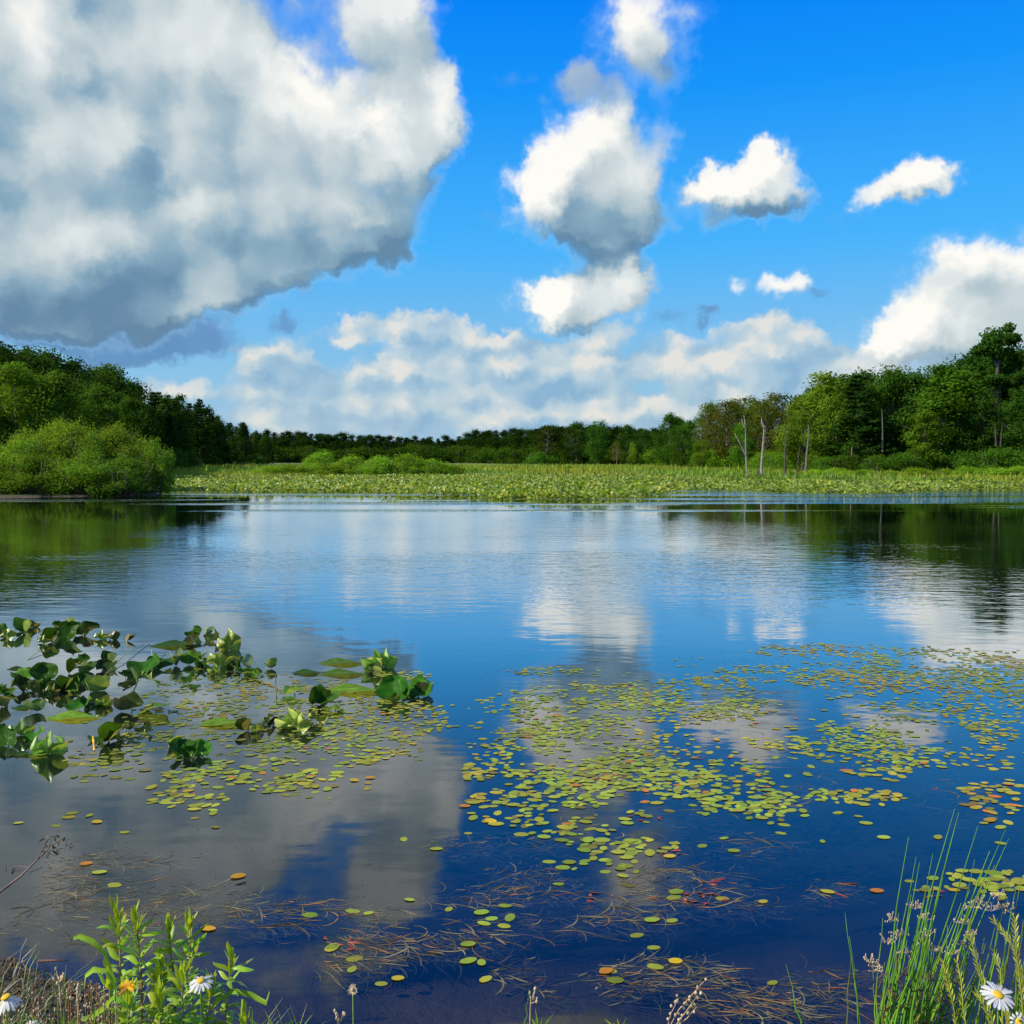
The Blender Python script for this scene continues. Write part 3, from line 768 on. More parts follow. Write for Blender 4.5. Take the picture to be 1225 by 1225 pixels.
for px, ty, Y, w, lb in [
    (322, 559, 94, 2.2, 'small low bush at the left end of the row behind the lily field'),
    (345, 558, 94, 1.8, 'second low bush from the left behind the lily field'),
    (383, 545, 100, 1.1, 'upright bush standing behind the row beyond the lily field'),
    (372, 558, 94, 1.8, 'low bush between the small left bushes and the tall ones'),
    (418, 549, 92, 1.2, 'rounded bright bush at the left of the tall row beyond the lily field'),
    (455, 547, 93, 1.3, 'widest bright bush in the row beyond the lily field'),
    (484, 547, 93, 1.2, 'pointed bright bush right of the widest one beyond the lily field'),
    (440, 556, 91, 1.5, 'low bush in front of the tall row beyond the lily field'),
    (512, 553, 92, 1.6, 'darker low bush near the right end of the row'),
    (538, 557, 92, 1.6, 'last bush at the right end of the row beyond the lily field'),
    (566, 560, 100, 1.4, 'small bush in the meadow right of the bush row'),
    (397, 560, 91, 1.8, 'low bush at the foot of the rounded bright one'),
    (680, 561, 110, 1.8, 'small bush in the pale meadow right of the picture centre')]:
    T('bush', px, ty - random.uniform(-1, 4), Y + random.uniform(-1.5, 1.5), w * 1.15, vary((1.05, 1.12, .9), .14), label=lb)
shr = [(945, 564, 78, 1.9), (975, 562, 76, 2.0), (1003, 560, 75, 2.0), (1035, 561, 74, 2.2), (1068, 563, 73, 2.0), (1098, 560, 73, 2.1), (1128, 561, 73, 2.1), (1160, 559, 72, 2.2), (1192, 560, 72, 2.1), (1222, 557, 71, 2.1), (1250, 557, 71, 2.0),
       (860, 562, 90, 2.0), (900, 563, 86, 1.7), (922, 565, 84, 1.6), (1045, 545, 80, 1.5), (1085, 540, 80, 1.5), (1150, 540, 80, 1.6), (1195, 538, 79, 1.7), (1230, 535, 79, 1.6), (1010, 545, 81, 1.4), (985, 548, 82, 1.4)]
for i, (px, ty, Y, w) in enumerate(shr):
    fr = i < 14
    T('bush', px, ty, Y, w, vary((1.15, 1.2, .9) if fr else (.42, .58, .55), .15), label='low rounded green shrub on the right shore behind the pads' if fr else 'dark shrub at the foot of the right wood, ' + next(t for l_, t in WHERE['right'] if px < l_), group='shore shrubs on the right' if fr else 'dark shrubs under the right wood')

# dead trunks --------------------------------------------------------
def snag(pts, r0, label, color=(1, 1, 1), branches=(), Y=74, name='dead_tree'):
    base = at(*pts[0], Y); root = bpy.data.objects.new(name, None); C.objects.link(root); root.location = base
    color = tuple(c * .8 for c in color)
    mb = MB(); P = [at(x, y, Y) - base for (x, y) in pts]; n = len(P)
    P[0].z -= .4
    mb.tube(P, [r0 * .68 * (1 - .75 * i / (n - 1)) for i in range(n)], 7)
    link('trunk', mb.mesh('trunk', M_DEADWOOD), root, color=color)
    for br in branches:
        mb = MB(); Q = [at(x, y, Y) - base + Vector((0, -.02 * i, 0)) for i, (x, y) in enumerate(br)]
        mb.tube(Q, [r0 * .45 * (1 - .7 * i / (len(Q) - 1)) for i in range(len(Q))], 5)
        link('branch', mb.mesh('branch', M_DEADWOOD), root, color=color)
    tag(root, label, 'dead tree'); return root
snag([(895, 574), (893, 555), (892, 535), (892, 515), (890, 497)], .14, 'forked white dead trunk standing at the shore, leaning left', (1.3, 1.2, 1.1), [[(892, 545), (886, 532), (879, 519)], [(891, 512), (888, 505), (887, 500)]])
snag([(911, 574), (911, 555), (913, 530), (914, 514), (912, 503)], .16, 'taller white bare trunk right of the forked one, with a bent tip', (1.6, 1.5, 1.4), [[(914, 512), (911, 506), (911, 501)]])
snag([(906, 575), (907, 562)], .26, 'short dark stump leaning against the base of the taller white trunk', (.25, .22, .2), name='tree_stump')
snag([(939, 574), (939, 550), (940, 530), (941, 512)], .17, 'dark bare trunk at the shore right of the white trunks', (.35, .33, .3))
snag([(953, 574), (954, 555), (957, 535)], .10, 'thin dark bare stem between two larger bare trunks', (.35, .33, .28))
snag([(964, 562), (965, 545), (967, 525), (967, 508)], .17, 'pale bare trunk in front of the bright green foliage', (.8, .78, .72), Y=82)
snag([(1019, 562), (1019, 548), (1019, 534)], .19, 'reddish grey bare trunk under the dark pine', (.7, .5, .45), Y=81)
snag([(1056, 535), (1056, 515), (1055, 490)], .14, 'pale vertical trunk showing between the trees of the right wood', (.5, .55, .5), Y=83)
snag([(1059, 580), (1060, 566)], .12, 'pale upright post like stump in the shallows on the right', (.9, .85, .75), Y=68, name='tree_stump')
snag([(1103, 580), (1106, 567)], .16, 'short pale leaning stump in the shallows furthest to the right', (1.5, 1.3, 1.1), Y=68, name='tree_stump')
snag([(991, 577), (991, 562)], .08, 'thin grey stick standing before the right shore shrubs', (.7, .7, .65), Y=70, name='tree_stump')
snag([(1048, 577), (1049, 556)], .07, 'thin grey stick beside the pale post like stump', (.6, .6, .55), Y=70, name='tree_stump')
snag([(1192, 528), (1190, 508)], .12, 'left one of two thin trunks in the dark right wood', (.3, .22, .22), Y=79)
snag([(1197, 528), (1199, 506)], .12, 'right one of two thin trunks in the dark right wood', (.3, .22, .22), Y=79)

# meadow grass and sedge ------------------------------------------------
def meadow():
    V, N = [], []
    n = 0
    P = []
    while n < 34000:
        px = random.uniform(195, 1240); Y = 66 + 100 * random.random() ** 1.6
        x = (px - 612.5) / F * Y
        z = ground_z(x, Y)
        if z < .0: continue
        P.append((x, Y, z)); n += 1
    P = np.array(P); h = rng.uniform(.2, .5, len(P)) * (1 + .6 * (rng.random(len(P)) < .1))
    w = rng.uniform(.06, .16, len(P)); a = rng.uniform(0, pi, len(P))
    dx = np.stack([np.cos(a), np.sin(a) * .6, 0 * a], 1) * w[:, None]
    tip = P + np.stack([rng.normal(0, .12, len(P)), rng.normal(0, .1, len(P)), h], 1)
    V = np.stack([P - dx, P + dx, tip], 1).reshape(-1, 3)
    patch = np.array([mnoise.noise(Vector((p[0] * .09, p[1] * .05, 0))) for p in P])
    c = np.where(patch[:, None] > .0, np.array([1.15, 1.0, .8]), np.array([.8, .95, .8])) * rng.uniform(.75, 1.3, (len(P), 1))
    return V, np.arange(len(V)).reshape(-1, 3), np.repeat(c, 3, 0)
v, f, c = meadow()
M_GRASS = leafy('meadow_grass', (.27, .35, .06), .25, .35, use='tint', nscale=.3)
tag(link('meadow_grass', make_mesh('meadow_grass', v, f, M_GRASS, col=c)), 'sunlit yellow green sedge meadow between the lily field and the woods', 'grass', kind='stuff')

# far lily field ---------------------------------------------------------
def lily_leaf_verts():
    """raised heart shaped leaf, 8 triangles, about 1 long"""
    return np.array([(0, 0, 0), (-.1, -.42, .05), (-.42, -.35, .16), (-.48, .05, .2), (-.28, .42, .13), (0, .56, .02), (.28, .42, .13), (.48, .05, .2), (.42, -.35, .16), (.1, -.42, .05)], dtype=float), \
        np.array([(0, i, i + 1) for i in range(1, 9)])
def lily_field():
    LV, LF = lily_leaf_verts()
    pts = []
    while len(pts) < 42000:
        px = random.uniform(160, 1250)
        Y = 41 + 52 * random.random() ** 1.15
        x = (px - 612.5) / F * Y
        nz = mnoise.noise(Vector((x * .12, Y * .05, 9))) * 3
        front = interp(px, [(160, 50), (200, 47), (300, 45.2), (420, 44.5), (540, 46), (600, 41.5), (700, 41.2), (790, 43), (815, 50), (860, 53), (1040, 48.5), (1140, 49.5), (1170, 54), (1250, 55)])
        if Y < front + nz * 2.0 + 1.2 * mnoise.noise(Vector((x * .8, 0, 3))): continue
        if ground_z(x, Y) > .04: continue
        # open lanes
        if mnoise.noise(Vector((x * .06, Y * .35, 2))) > .42 and Y < 52 and px < 850: continue
        pts.append((x, Y))
    P = np.array(pts); n = len(P)
    s = rng.uniform(.11, .22, n)
    yaw = rng.uniform(0, 2 * pi, n); tilt = np.abs(rng.normal(.6, .4, n)); z = rng.uniform(.02, .22, n)
    cy, sy, ct, st = np.cos(yaw), np.sin(yaw), np.cos(tilt), np.sin(tilt)
    L = LV[None] * s[:, None, None]
    y1 = L[..., 1] * ct[:, None] - L[..., 2] * st[:, None]; z1 = L[..., 1] * st[:, None] + L[..., 2] * ct[:, None]
    X = L[..., 0] * cy[:, None] - y1 * sy[:, None]; Yv = L[..., 0] * sy[:, None] + y1 * cy[:, None]
    V = np.stack([X + P[:, :1], Yv + P[:, 1:2], z1 + (z + s * .4 * st)[:, None]], -1).reshape(-1, 3)
    Fc = (LF[None] + (np.arange(n) * 10)[:, None, None]).reshape(-1, 3)
    col = rng.uniform(.7, 1.35, (n, 1)) * np.where(rng.random((n, 1)) < .18, np.array([[1.5, 1.15, .9]]), np.array([[1., 1., 1.]]))
    return V, Fc, np.repeat(col, 10, 0)
v, f, c = lily_field()
M_LILYFAR = leafy('spatterdock_field', (.24, .37, .045), .15, .42, .10, use='tint', nscale=.5, under=(1.2, 1.05, 1.0), rough=.5)
tag(link('lily_field', make_mesh('lily_field', v, f, M_LILYFAR, col=c, smooth=False)), 'wide bed of raised yellow green water lily leaves across the far half of the pond', 'water lilies', kind='stuff')

# ------------------------------------------------------------------ floating pads
def pad_mesh_arrays(seed):
    g = random.Random(seed); n = 14; asp = g.uniform(.58, .72)
    v = [(0, 0, .0)]
    for k in range(n):
        a = 2 * pi * k / n; r = .5 * (1 + g.uniform(-.035, .035))
        v.append((cos(a) * r, sin(a) * r * asp, -.004 + .012 * max(0, sin(a * 2 + seed)) * g.random()))
    return np.array(v), np.array([(0, 1 + k, 1 + (k + 1) % n) for k in range(n)])
def veins_pad(b, uv, c): return c
M_PAD = leafy('floating_pad', (.25, .36, .045), .14, .10, .25, use='object', nscale=9, rough=.35)
M_PADS = leafy('floating_pads', (.25, .36, .045), .14, .10, .25, use='tint', nscale=9, rough=.35)

PATCHES = [  # centre, half sizes, coverage, tone, what the patch is
 (1120,802,150,26,.75,0,'far right raft'),(1185,838,60,46,.70,0,'far right raft'),(985,778,80,9,.45,0,'far right raft'),(905,801,60,5,.5,0,'far right raft'),(1010,815,70,20,.5,0,'far right raft'),(1090,850,50,14,.3,0,'far right raft'),
 (655,803,42,6,.7,0,'far middle raft'),(735,833,105,15,.85,1,'far middle raft'),(620,842,50,16,.4,0,'far middle raft'),(850,818,80,9,.45,0,'far middle raft'),(800,852,70,14,.6,1,'far middle raft'),(835,845,90,20,.35,0,'far middle raft'),
 (690,868,60,16,.55,1,'middle raft'),(700,905,105,40,.60,1,'middle raft'),(640,880,70,24,.35,0,'middle raft'),(740,945,110,42,.62,1,'middle raft'),(860,938,90,36,.55,1,'middle raft'),(620,965,60,24,.5,1,'middle raft'),(680,998,60,16,.35,1,'middle raft'),
 (900,965,60,18,.7,1,'middle raft'),(580,925,30,30,.25,1,'middle raft'),(800,895,60,24,.35,1,'middle raft'),
 (1025,880,55,22,.85,1,'raft right of the middle'),(1055,912,50,24,.85,1,'raft right of the middle'),(990,895,30,20,.5,1,'raft right of the middle'),(930,888,45,9,.6,1,'raft right of the middle'),(1000,952,60,8,.6,1,'raft right of the middle'),(1050,955,50,9,.5,1,'raft right of the middle'),
 (1185,955,36,34,.35,1,'pad strings near the right edge'),(1160,905,60,20,.25,1,'pad strings near the right edge'),
 (1128,1057,52,9,.8,1,'raft behind the rushes'),(1205,1066,32,12,.9,1,'raft behind the rushes'),(1180,1050,60,10,.5,1,'raft behind the rushes'),
 (300,838,150,34,.32,2,'dull scatter among the upright lily leaves'),(250,885,120,24,.32,2,'dull scatter among the upright lily leaves'),(450,862,90,26,.60,0,'raft before the rightmost leaf clumps'),(480,808,36,5,.6,0,'raft before the rightmost leaf clumps'),
 (230,945,55,26,.42,1,'small raft below the left leaf clumps'),(330,925,90,24,.45,1,'small raft below the left leaf clumps'),(420,895,70,18,.5,1,'small raft below the left leaf clumps'),(455,905,26,8,.5,1,'small raft below the left leaf clumps'),
 (140,918,60,18,.3,2,'small raft below the left leaf clumps'),(710,1030,48,14,.3,1,'loose pads below the middle raft'),(770,1012,60,14,.3,1,'loose pads below the middle raft'),
 (860,880,340,90,.045,1,'stray pads between the rafts'),(300,900,260,60,.04,2,'stray pads between the rafts')]
SINGLES = [(422,1090),(441,1093),(490,1077),(537,1088),(576,1092),(588,1099),(579,1105),(610,1098),(603,1108),(604,1084),(668,1058),(698,1034),(681,1032),(657,1031),(723,1029),(710,1022),(724,1043),(745,1048),(751,1059),(749,1036),
 (761,1043),(754,1006),(772,1003),(807,1009),(806,1074),(809,1067),(780,1101),(804,1102),(762,1119),(782,1134),(784,1157),(728,1161),(736,1173),(576,1152),(581,1172),(456,1177),(476,1171),(424,1147),(421,1160),(397,1134),(483,1004),(522,1016),(560,997),
 (913,1079),(990,1067),(1049,1066),(924,1176),(878,1018),(934,997),(938,987),(922,985),(984,1007),(1057,1002),(1002,973),(1036,985),(1027,977),(1155,963),(1206,984),(1197,990),(1122,1002),(1197,1009),(864,1075),
 (22,985),(86,973),(107,976),(149,996),(67,988),(82,978),(233,979),(258,990),(255,973),(119,1044),(137,1059),(371,1095),(398,1133),(560,1130),(560,1150),(840,1012),(866,1003)]
ORANGE = [(116,984),(556,965),(587,983),(1184,982),(808,1151),(725,1163),(285,1049),(249,1112),(103,1034),(443,931),(424,934)]
TONES = {0: ((1.0, .86, .8), .22), 1: ((1.12, 1.0, .85), .26), 2: ((.75, .66, .7), .22)}
def pads():
    out = []; grid = set()
    def put(x, y, tone, where, force=False, L=None):
        if ground_z(x, y) > -.02: return
        key = (round(x / .044), round(y / .036))
        if key in grid and not force: return
        grid.add(key)
        base, sp = TONES[tone]; k = random.uniform(1 - sp, 1 + sp)
        c = (base[0] * k * random.uniform(.85, 1.25), base[1] * k, base[2] * k)
        r = random.random()
        if r < .015: c = (1.9, .55, .7)
        elif r < .04: c = (1.7, .95, .7)
        elif r < .10: c = (.75, .5, .8)
        out.append([x, y, L or random.uniform(.040, .066) * (1 if y < 5.6 else .88), random.uniform(-.5, .5) + (0 if random.random() < .7 else 1.2), c, where])
    for (cx, cy, rx, ry, cov, tone, where) in PATCHES:
        d = on(cx, cy).y; w = F * .073 / d; h = w * .66 * CAM_H / d
        n = int(cov * 2.7 * pi * rx * ry / (w * h * .8)); n = min(n, 2600)
        for i in range(n):
            for _ in range(4):
                a = random.uniform(0, 2 * pi); r = math.sqrt(random.random()) * random.uniform(.75, 1.15)
                p = on(cx + cos(a) * rx * r, cy + sin(a) * ry * r)
                if mnoise.noise(Vector((p.x * 2.2, p.y * 1.6, 4))) + .8 * mnoise.noise(Vector((p.x * 7, p.y * 4, 1))) + .22 > random.uniform(0, .6): break
            put(p.x, p.y, tone, where)
    sing = []
    for (x, y) in SINGLES:
        p = on(x, y); put(p.x, p.y, 1, 'single', True); sing.append((x, y)); out[-1].append((x, y))
    for q in out:
        k = 1 + .28 * mnoise.noise(Vector((q[0] * 1.7, q[1] * 1.7, 8))); j = 1 + .9 * max(0, mnoise.noise(Vector((q[0] * .9, q[1] * .9, 18))))
        q[4] = (q[4][0] * k * min(j, 1.35), q[4][1] * k, q[4][2] * k)
        q[2] *= random.choice([.7, .85, 1, 1, 1.1, 1.25]) if len(q) < 7 else 1
    return out
PADV = [pad_mesh_arrays(s) for s in range(4)]
def build_pads():
    P = pads()
    P.sort(key=lambda q: (len(q) < 7, q[1]))
    near, rest = P[:300], P[300:]
    P_cx, P_cy = {}, {}
    for k in set(q[5] for q in near):
        P_cx[k] = float(np.mean([q[0] for q in near if q[5] == k])); P_cy[k] = float(np.mean([q[1] for q in near if q[5] == k]))
    meshes = [make_mesh('floating_pad', v, f, M_PAD) for v, f in PADV]
    def zone(px, py):
        if px < 330: return 'on grey water near the left shore' if py < 1030 else 'among brown weed strands left of the leafy stalks'
        if py > 1120: return 'close to the bank below the middle of the pond' if px < 700 else 'near the bank left of the rushes'
        if px < 520: return 'between the dark weed beds left of centre'
        if px < 640: return 'in the small group on blue water near the picture centre'
        if px < 860: return 'just below the dense middle raft' if py < 1066 else 'among brown weeds below the middle raft'
        if px < 1060: return 'alone on deep blue water left of the rushes'
        return 'on deep blue water above the rushes'
    for i, q in enumerate(near):
        c = q[4]
        o = link('floating_pad', meshes[i % 4], None, (q[0], q[1], .0012 + (i % 5) * .0007), (random.uniform(-.012, .012), random.uniform(-.012, .012), q[3]), q[2], c)
        tone = 'reddish' if c[0] > 1.5 and c[1] < .6 else 'orange tinged' if c[0] > 1.5 else 'brownish' if c[1] < .6 else 'green'
        sub = '' if len(q) > 6 else ', its left part' if q[0] < P_cx[q[5]] - .25 else ', its right part' if q[0] > P_cx[q[5]] + .25 else ', its middle'
        sub += '' if len(q) > 6 else ', near rim' if q[1] < P_cy[q[5]] - .12 else ''
        w = zone(*q[6]) if len(q) > 6 else 'in the ' + q[5] + sub if not q[5].startswith(('pad', 'loose', 'dull')) else 'among the ' + q[5] + sub
        tag(o, f'{tone} oval pad {w}', 'lily pad', f'floating pads: {tone}, {w}')
    V, Fc, Cc = [], [], []; b = 0
    for i, q in enumerate(rest):
        v, f = PADV[i % 4]; c, s = cos(q[3]), sin(q[3])
        vv = v * q[2]; V.append(np.stack([q[0] + vv[:, 0] * c - vv[:, 1] * s, q[1] + vv[:, 0] * s + vv[:, 1] * c, vv[:, 2] * .8 + .001 + (i % 5) * .0008], 1))
        Fc.append(f + b); b += len(v); Cc.append(np.tile(np.array(q[4]), (len(v), 1)))
    o = link('floating_pads', make_mesh('floating_pads', np.concatenate(V), np.concatenate(Fc), M_PADS, col=np.concatenate(Cc)))
    tag(o, 'thousands of small yellow green pads in rafts on the open water', 'lily pads', kind='stuff')
    print('pads', len(P))
    for i, (x, y) in enumerate(ORANGE):
        p = on(x, y); q = random.choice([(2.2, .8, .5), (2.3, 1.1, .5), (2.0, .55, .6)])
        o = link('dying_pad', meshes[i % 4], None, (p.x, p.y, .006), (.05, .03, random.uniform(-.6, .6)), random.uniform(.05, .07), q)
        tag(o, ['orange dying pad ' + w for w in ('on grey water near the left shore', 'at the lower left rim of the middle raft', 'floating just below the middle raft', 'salmon pink above the rush tips', 'near the dried seed spray', 'beside green pads left of the seed spray',
             'right of the leafy stalks', 'small and brown above the daisy', 'among weed strands at the left', 'red one right of the small left raft', 'next to the red one right of the small left raft')][i], 'lily pad')
build_pads()

# ------------------------------------------------------------------ submerged pondweed, debris
M_WEED = plain('pondweed', (.145, .125, .055), .7, .4, 12, 'tint')
def weeds(name, label, beds, seed):
    g = random.Random(seed); mb = MB()
    for (cx, cy, rx, ry, n, ang) in beds:
        for i in range(int(n * 4.2)):
            a = g.uniform(0, 2 * pi); r = math.sqrt(g.random()) * g.uniform(.8, 1.2)
            p = on(cx + cos(a) * rx * r, cy + sin(a) * ry * r)
            if mnoise.noise(Vector((p.x * 3.1, p.y * 4, seed))) < g.uniform(-.3, .12): continue
            p.z = g.choice([.0010, -.002, -.006, -.012, -.02, -.03, -.045]) + g.uniform(0, .0006)
            if ground_z(p.x, p.y) > -.02: continue
            L = g.choice([g.uniform(.015, .05), g.uniform(.03, .10), g.uniform(.05, .20)]); th = radians(ang) + g.gauss(0, .45); k = g.gauss(0, 9.0); pts = []; q = p.copy(); seg = 7
            for j in range(seg):
                pts.append(q.copy()); th += k * L / seg; q = q + Vector((cos(th), sin(th), 0)) * (L / seg)
            w0 = g.choice([.0008, .001, .0014, .002, .003]); t = g.random()
            col = (1, 1, 1) if t < .45 else (.45, .45, .4) if t < .75 else (1.6, 1.5, 1.4) if t < .88 else (2.0, 1.1, .5) if t < .98 else (2.2, .5, .5)
            mb.blade(pts, [w0 * sin(pi * (j + .6) / (seg + .2)) + .0005 for j in range(seg)], (0, 0, 1) if g.random() < .02 else Vector((-sin(th), cos(th), 0)), .2, col=col)
    o = link(name, mb.mesh(name, M_WEED, smooth=False))
    tag(o, label, 'pondweed', kind='stuff')
weeds('pondweed', 'tangle of brown pondweed strands under the surface, left of centre', [(400,1100,110,16,230,-5),(500,1120,90,22,260,-22),(440,1135,60,18,130,-15),(350,1085,70,9,120,0),(420,1155,50,14,70,-10)], 1)
weeds('pondweed', 'thin dark weed strands over the grey water behind the leafy stalks', [(180,1075,130,24,300,5),(60,1060,70,26,200,10),(60,1110,80,24,120,15),(140,1030,90,10,120,0),(230,1100,110,14,160,0)], 2)
weeds('pondweed', 'pale curly weed strands in deep blue water at the picture centre', [(620,1060,70,26,150,20),(560,1075,60,12,60,0),(640,1105,80,14,70,0),(580,1010,110,12,90,10),(700,1090,60,24,70,0)], 3)
weeds('pondweed', 'reddish brown weeds below the middle raft', [(800,1055,80,20,200,0),(760,1090,90,18,120,0),(850,1075,60,16,100,0),(900,1075,70,14,90,0),(960,1062,60,12,70,-5),(830,1010,110,16,90,0)], 4)
weeds('pondweed', 'brown weeds under the surface close to the bank, left of the rushes', [(790,1165,90,22,240,0),(700,1185,70,18,110,0),(880,1190,80,26,200,-20),(960,1200,90,20,190,-25),(980,1170,60,14,60,-20),(640,1160,60,20,60,0)], 5)
weeds('pondweed', 'rusty weed between the pads of the middle rafts', [(750,930,160,60,330,0),(1020,900,90,40,140,0),(1150,930,70,50,100,0),(930,950,60,14,120,0),(640,880,100,40,120,0),(980,860,120,30,100,0)], 6)

def debris():
    mb = MB(); g = random.Random(3)
    for (cx, cy, rx, ry, n) in [(640,900,120,80,420),(300,860,260,60,520),(900,795,90,18,240),(1000,790,200,14,260),(620,810,80,16,160),(400,800,120,14,160),(150,960,160,60,90),(400,1000,200,60,90),(1100,870,140,60,240),(840,870,120,20,160),(230,1060,230,60,130),(700,798,60,4,40)]:
        for i in range(n):
            a = g.uniform(0, 2 * pi); r = math.sqrt(g.random()); p = on(cx + cos(a) * rx * r, cy + sin(a) * ry * r)
            if ground_z(p.x, p.y) > -.01: continue
            L = g.uniform(.002, .007) * (.6 + p.y * .08); th = g.uniform(-.9, .9); d = Vector((cos(th), sin(th), 0)); s_ = Vector((-sin(th), cos(th), 0)) * L * .3
            h = Vector((0, 0, g.uniform(.0006, .0012)))
            p.z = .001; c = g.choice([(.3, .25, .2), (.25, .2, .2), (.2, .16, .15), (.4, .3, .25), (.9, .4, .35)])
            mb.add([p - d * L, p + s_, p + d * L, p - s_, p + h], [(0, 1, 4), (1, 2, 4), (2, 3, 4), (3, 0, 4)], col=c)
    tag(link('floating_debris', mb.mesh('floating_debris', M_WEED, smooth=False)), 'dark specks of plant debris floating between the pads', 'debris', kind='stuff')
debris()

# ------------------------------------------------------------------ spatterdock: large raised leaves
def veins_sp(b, uv, c):
    s = b.n('ShaderNodeSeparateXYZ', None, _0=uv).outputs
    ang = b.math('ARCTAN2', b.math('SUBTRACT', s[1], .5), b.math('ADD', s[0], .05))
    w = b.math('ABSOLUTE', b.math('SINE', b.math('MULTIPLY', ang, 17)))
    k = b.mr(w, .0, .16, .55, 0)
    mid = b.mr(b.math('ABSOLUTE', b.math('SUBTRACT', s[1], .5)), .012, .03, .7, 0)
    c = b.mixc(b.math('MAXIMUM', k, mid), c, b.mixc(1.0, c, (1.75, 1.5, 1.9, 1), 'MULTIPLY'))
    # browned rims and spots
    rim = b.mr(b.math('ABSOLUTE', b.math('SUBTRACT', s[1], .5)), .46, .5)
    return b.mixc(b.math('MULTIPLY', rim, .5), c, (.12, .07, .03))
M_SPAT = leafy('spatterdock_leaf', (.065, .160, .022), .35, .32, .13, use='object', nscale=14, under=(4.6, 2.7, 4.6), veins=veins_sp, rough=.35)
M_SPST = plain('spatterdock_stem', (.22, .26, .08), .5, .4, 10, 'object')

def spat_leaf(seed, fold, curl, wave):
    """heart shaped blade: midrib along +Y from the base, length 1"""
    g = random.Random(seed); nt, ns = 13, 15; V = []; UV = []
    for i in range(nt):
        t = i / (nt - 1)
        w = .52 * (sin(pi * (t * .86 + .12)) ** .7) * (1 if t > .12 else .85 + t)
        for j in range(ns):
            s = 2 * j / (ns - 1) - 1
            x = s * w; y = t - (.20 * abs(s) ** 1.2 * (1 - t) ** 2)
            a = fold * abs(s)
            z = abs(x) * math.tan(min(1.25, fold)) * (.35 + .65 * abs(s))
            x *= cos(min(1.2, fold) * .75)
            z += curl * (t - .3) ** 2 * (1 + .5 * s * sin(seed)) + wave * sin(t * 9 + seed + s * 2.3) * abs(s) ** 2 * .10
            z += wave * .030 * cos(math.atan2(s * w, t + .12) * 14) * min(1, t * 2)      # pleats along the veins
            if t > .6: z += (t - .6) * 1.1 * cos(seed * 2.1) * (.4 + .6 * s * sin(seed * 1.7))
            y *= 1 - .18 * s * sin(seed * 3.3)
            V.append((x, y, z)); UV.append((t, .5 + .5 * s))
    Fc = [(i * ns + j, i * ns + j + 1, (i + 1) * ns + j + 1, (i + 1) * ns + j) for i in range(nt - 1) for j in range(ns - 1)]
    return make_mesh('leaf', V, Fc, M_SPAT, smooth=True, uv=UV)
SPL = {'cup': [spat_leaf(1, .6, .45, 1.2), spat_leaf(2, .75, -.3, 1.6), spat_leaf(8, .45, .6, 1.5), spat_leaf(11, .5, -.5, 1.2), spat_leaf(12, .7, .8, 1.6), spat_leaf(13, .35, .3, 2.0)], 'fold': [spat_leaf(3, 1.15, .1, .7), spat_leaf(4, 1.05, .3, 1)],
       'fan': [spat_leaf(5, .25, .35, 2.2), spat_leaf(6, .35, .15, 2.6)], 'flat': [spat_leaf(7, .08, -.12, .8), spat_leaf(9, .15, .1, 1)]}
def spat_clump(label, leaves, stems=()):
    """leaves: (px, py where it meets the water, size in px, shape, facing, colour)
       facing U: upper side to the camera, B: underside to the camera, L/R: seen from the side, F: lying"""
    ps = [on(l[0], l[1]) for l in leaves]; c = sum(ps, Vector()) / len(ps); c.z = 0
    root = bpy.data.objects.new('spatterdock_clump', None); C.objects.link(root); root.location = c; root.empty_display_size = .1; root.scale = (1.1, 1.0, .74)
    for l, p in zip(leaves, ps):
        px, py, size, shape, face, colr = l
        S = size * p.y / F * random.uniform(.68, .92)
        me = random.choice(SPL[shape])
        # local axes: Y midrib, Z upper side
        if face == 'U': R_ = Matrix.Rotation(radians(random.uniform(-45, 45)), 3, 'Z') @ Matrix.Rotation(radians(random.uniform(12, 58)), 3, 'X') @ Matrix.Rotation(radians(random.uniform(-38, 38)), 3, 'Y') 
        elif face == 'B': R_ = Matrix.Rotation(radians(180 + random.uniform(-40, 40)), 3, 'Z') @ Matrix.Rotation(radians(random.uniform(38, 82)), 3, 'X') @ Matrix.Rotation(radians(random.uniform(-30, 30)), 3, 'Y')
        elif face == 'L': R_ = Matrix.Rotation(radians(90 + random.uniform(-20, 20)), 3, 'Z') @ Matrix.Rotation(radians(random.uniform(15, 40)), 3, 'X')
        elif face == 'R': R_ = Matrix.Rotation(radians(-90 + random.uniform(-20, 20)), 3, 'Z') @ Matrix.Rotation(radians(random.uniform(10, 35)), 3, 'X')
        else: R_ = Matrix.Rotation(radians(random.choice([-80, 75, -100])), 3, 'Z') @ Matrix.Rotation(radians(random.uniform(1, 5)), 3, 'X')
        lift = .006 if face != 'F' else .004
        o = link('leaf', me, root, p - c + Vector((-.4 * S if face == 'R' else .4 * S if face == 'L' else 0, 0, lift)), None, (S * random.uniform(.85, 1.2), S * random.uniform(.75, 1), S * (.35 if face == 'F' else 1)), colr)
        o.rotation_euler = R_.to_euler()
        if face != 'F':
            mb = MB(); a = p - c; mb.tube([a + Vector((random.uniform(-.02, .02), .01, -.25)), a + Vector((0, .005, -.05)), a + Vector((0, 0, lift + .02))], [.004, .0045, .004], 6)
            link('stem', mb.mesh('stem', M_SPST), root, color=(1, 1, 1))
    for st in stems:
        pts, r, colr = st
        mb = MB(); q = [on(x, y) + Vector((0, 0, z)) - c for (x, y, z) in pts]
        mb.tube(q, [r] * len(q), 6); link('stem', mb.mesh('stem', M_SPST), root, color=colr)
    tag(root, label, 'water lily', 'raised spatterdock leaf clumps'); return root
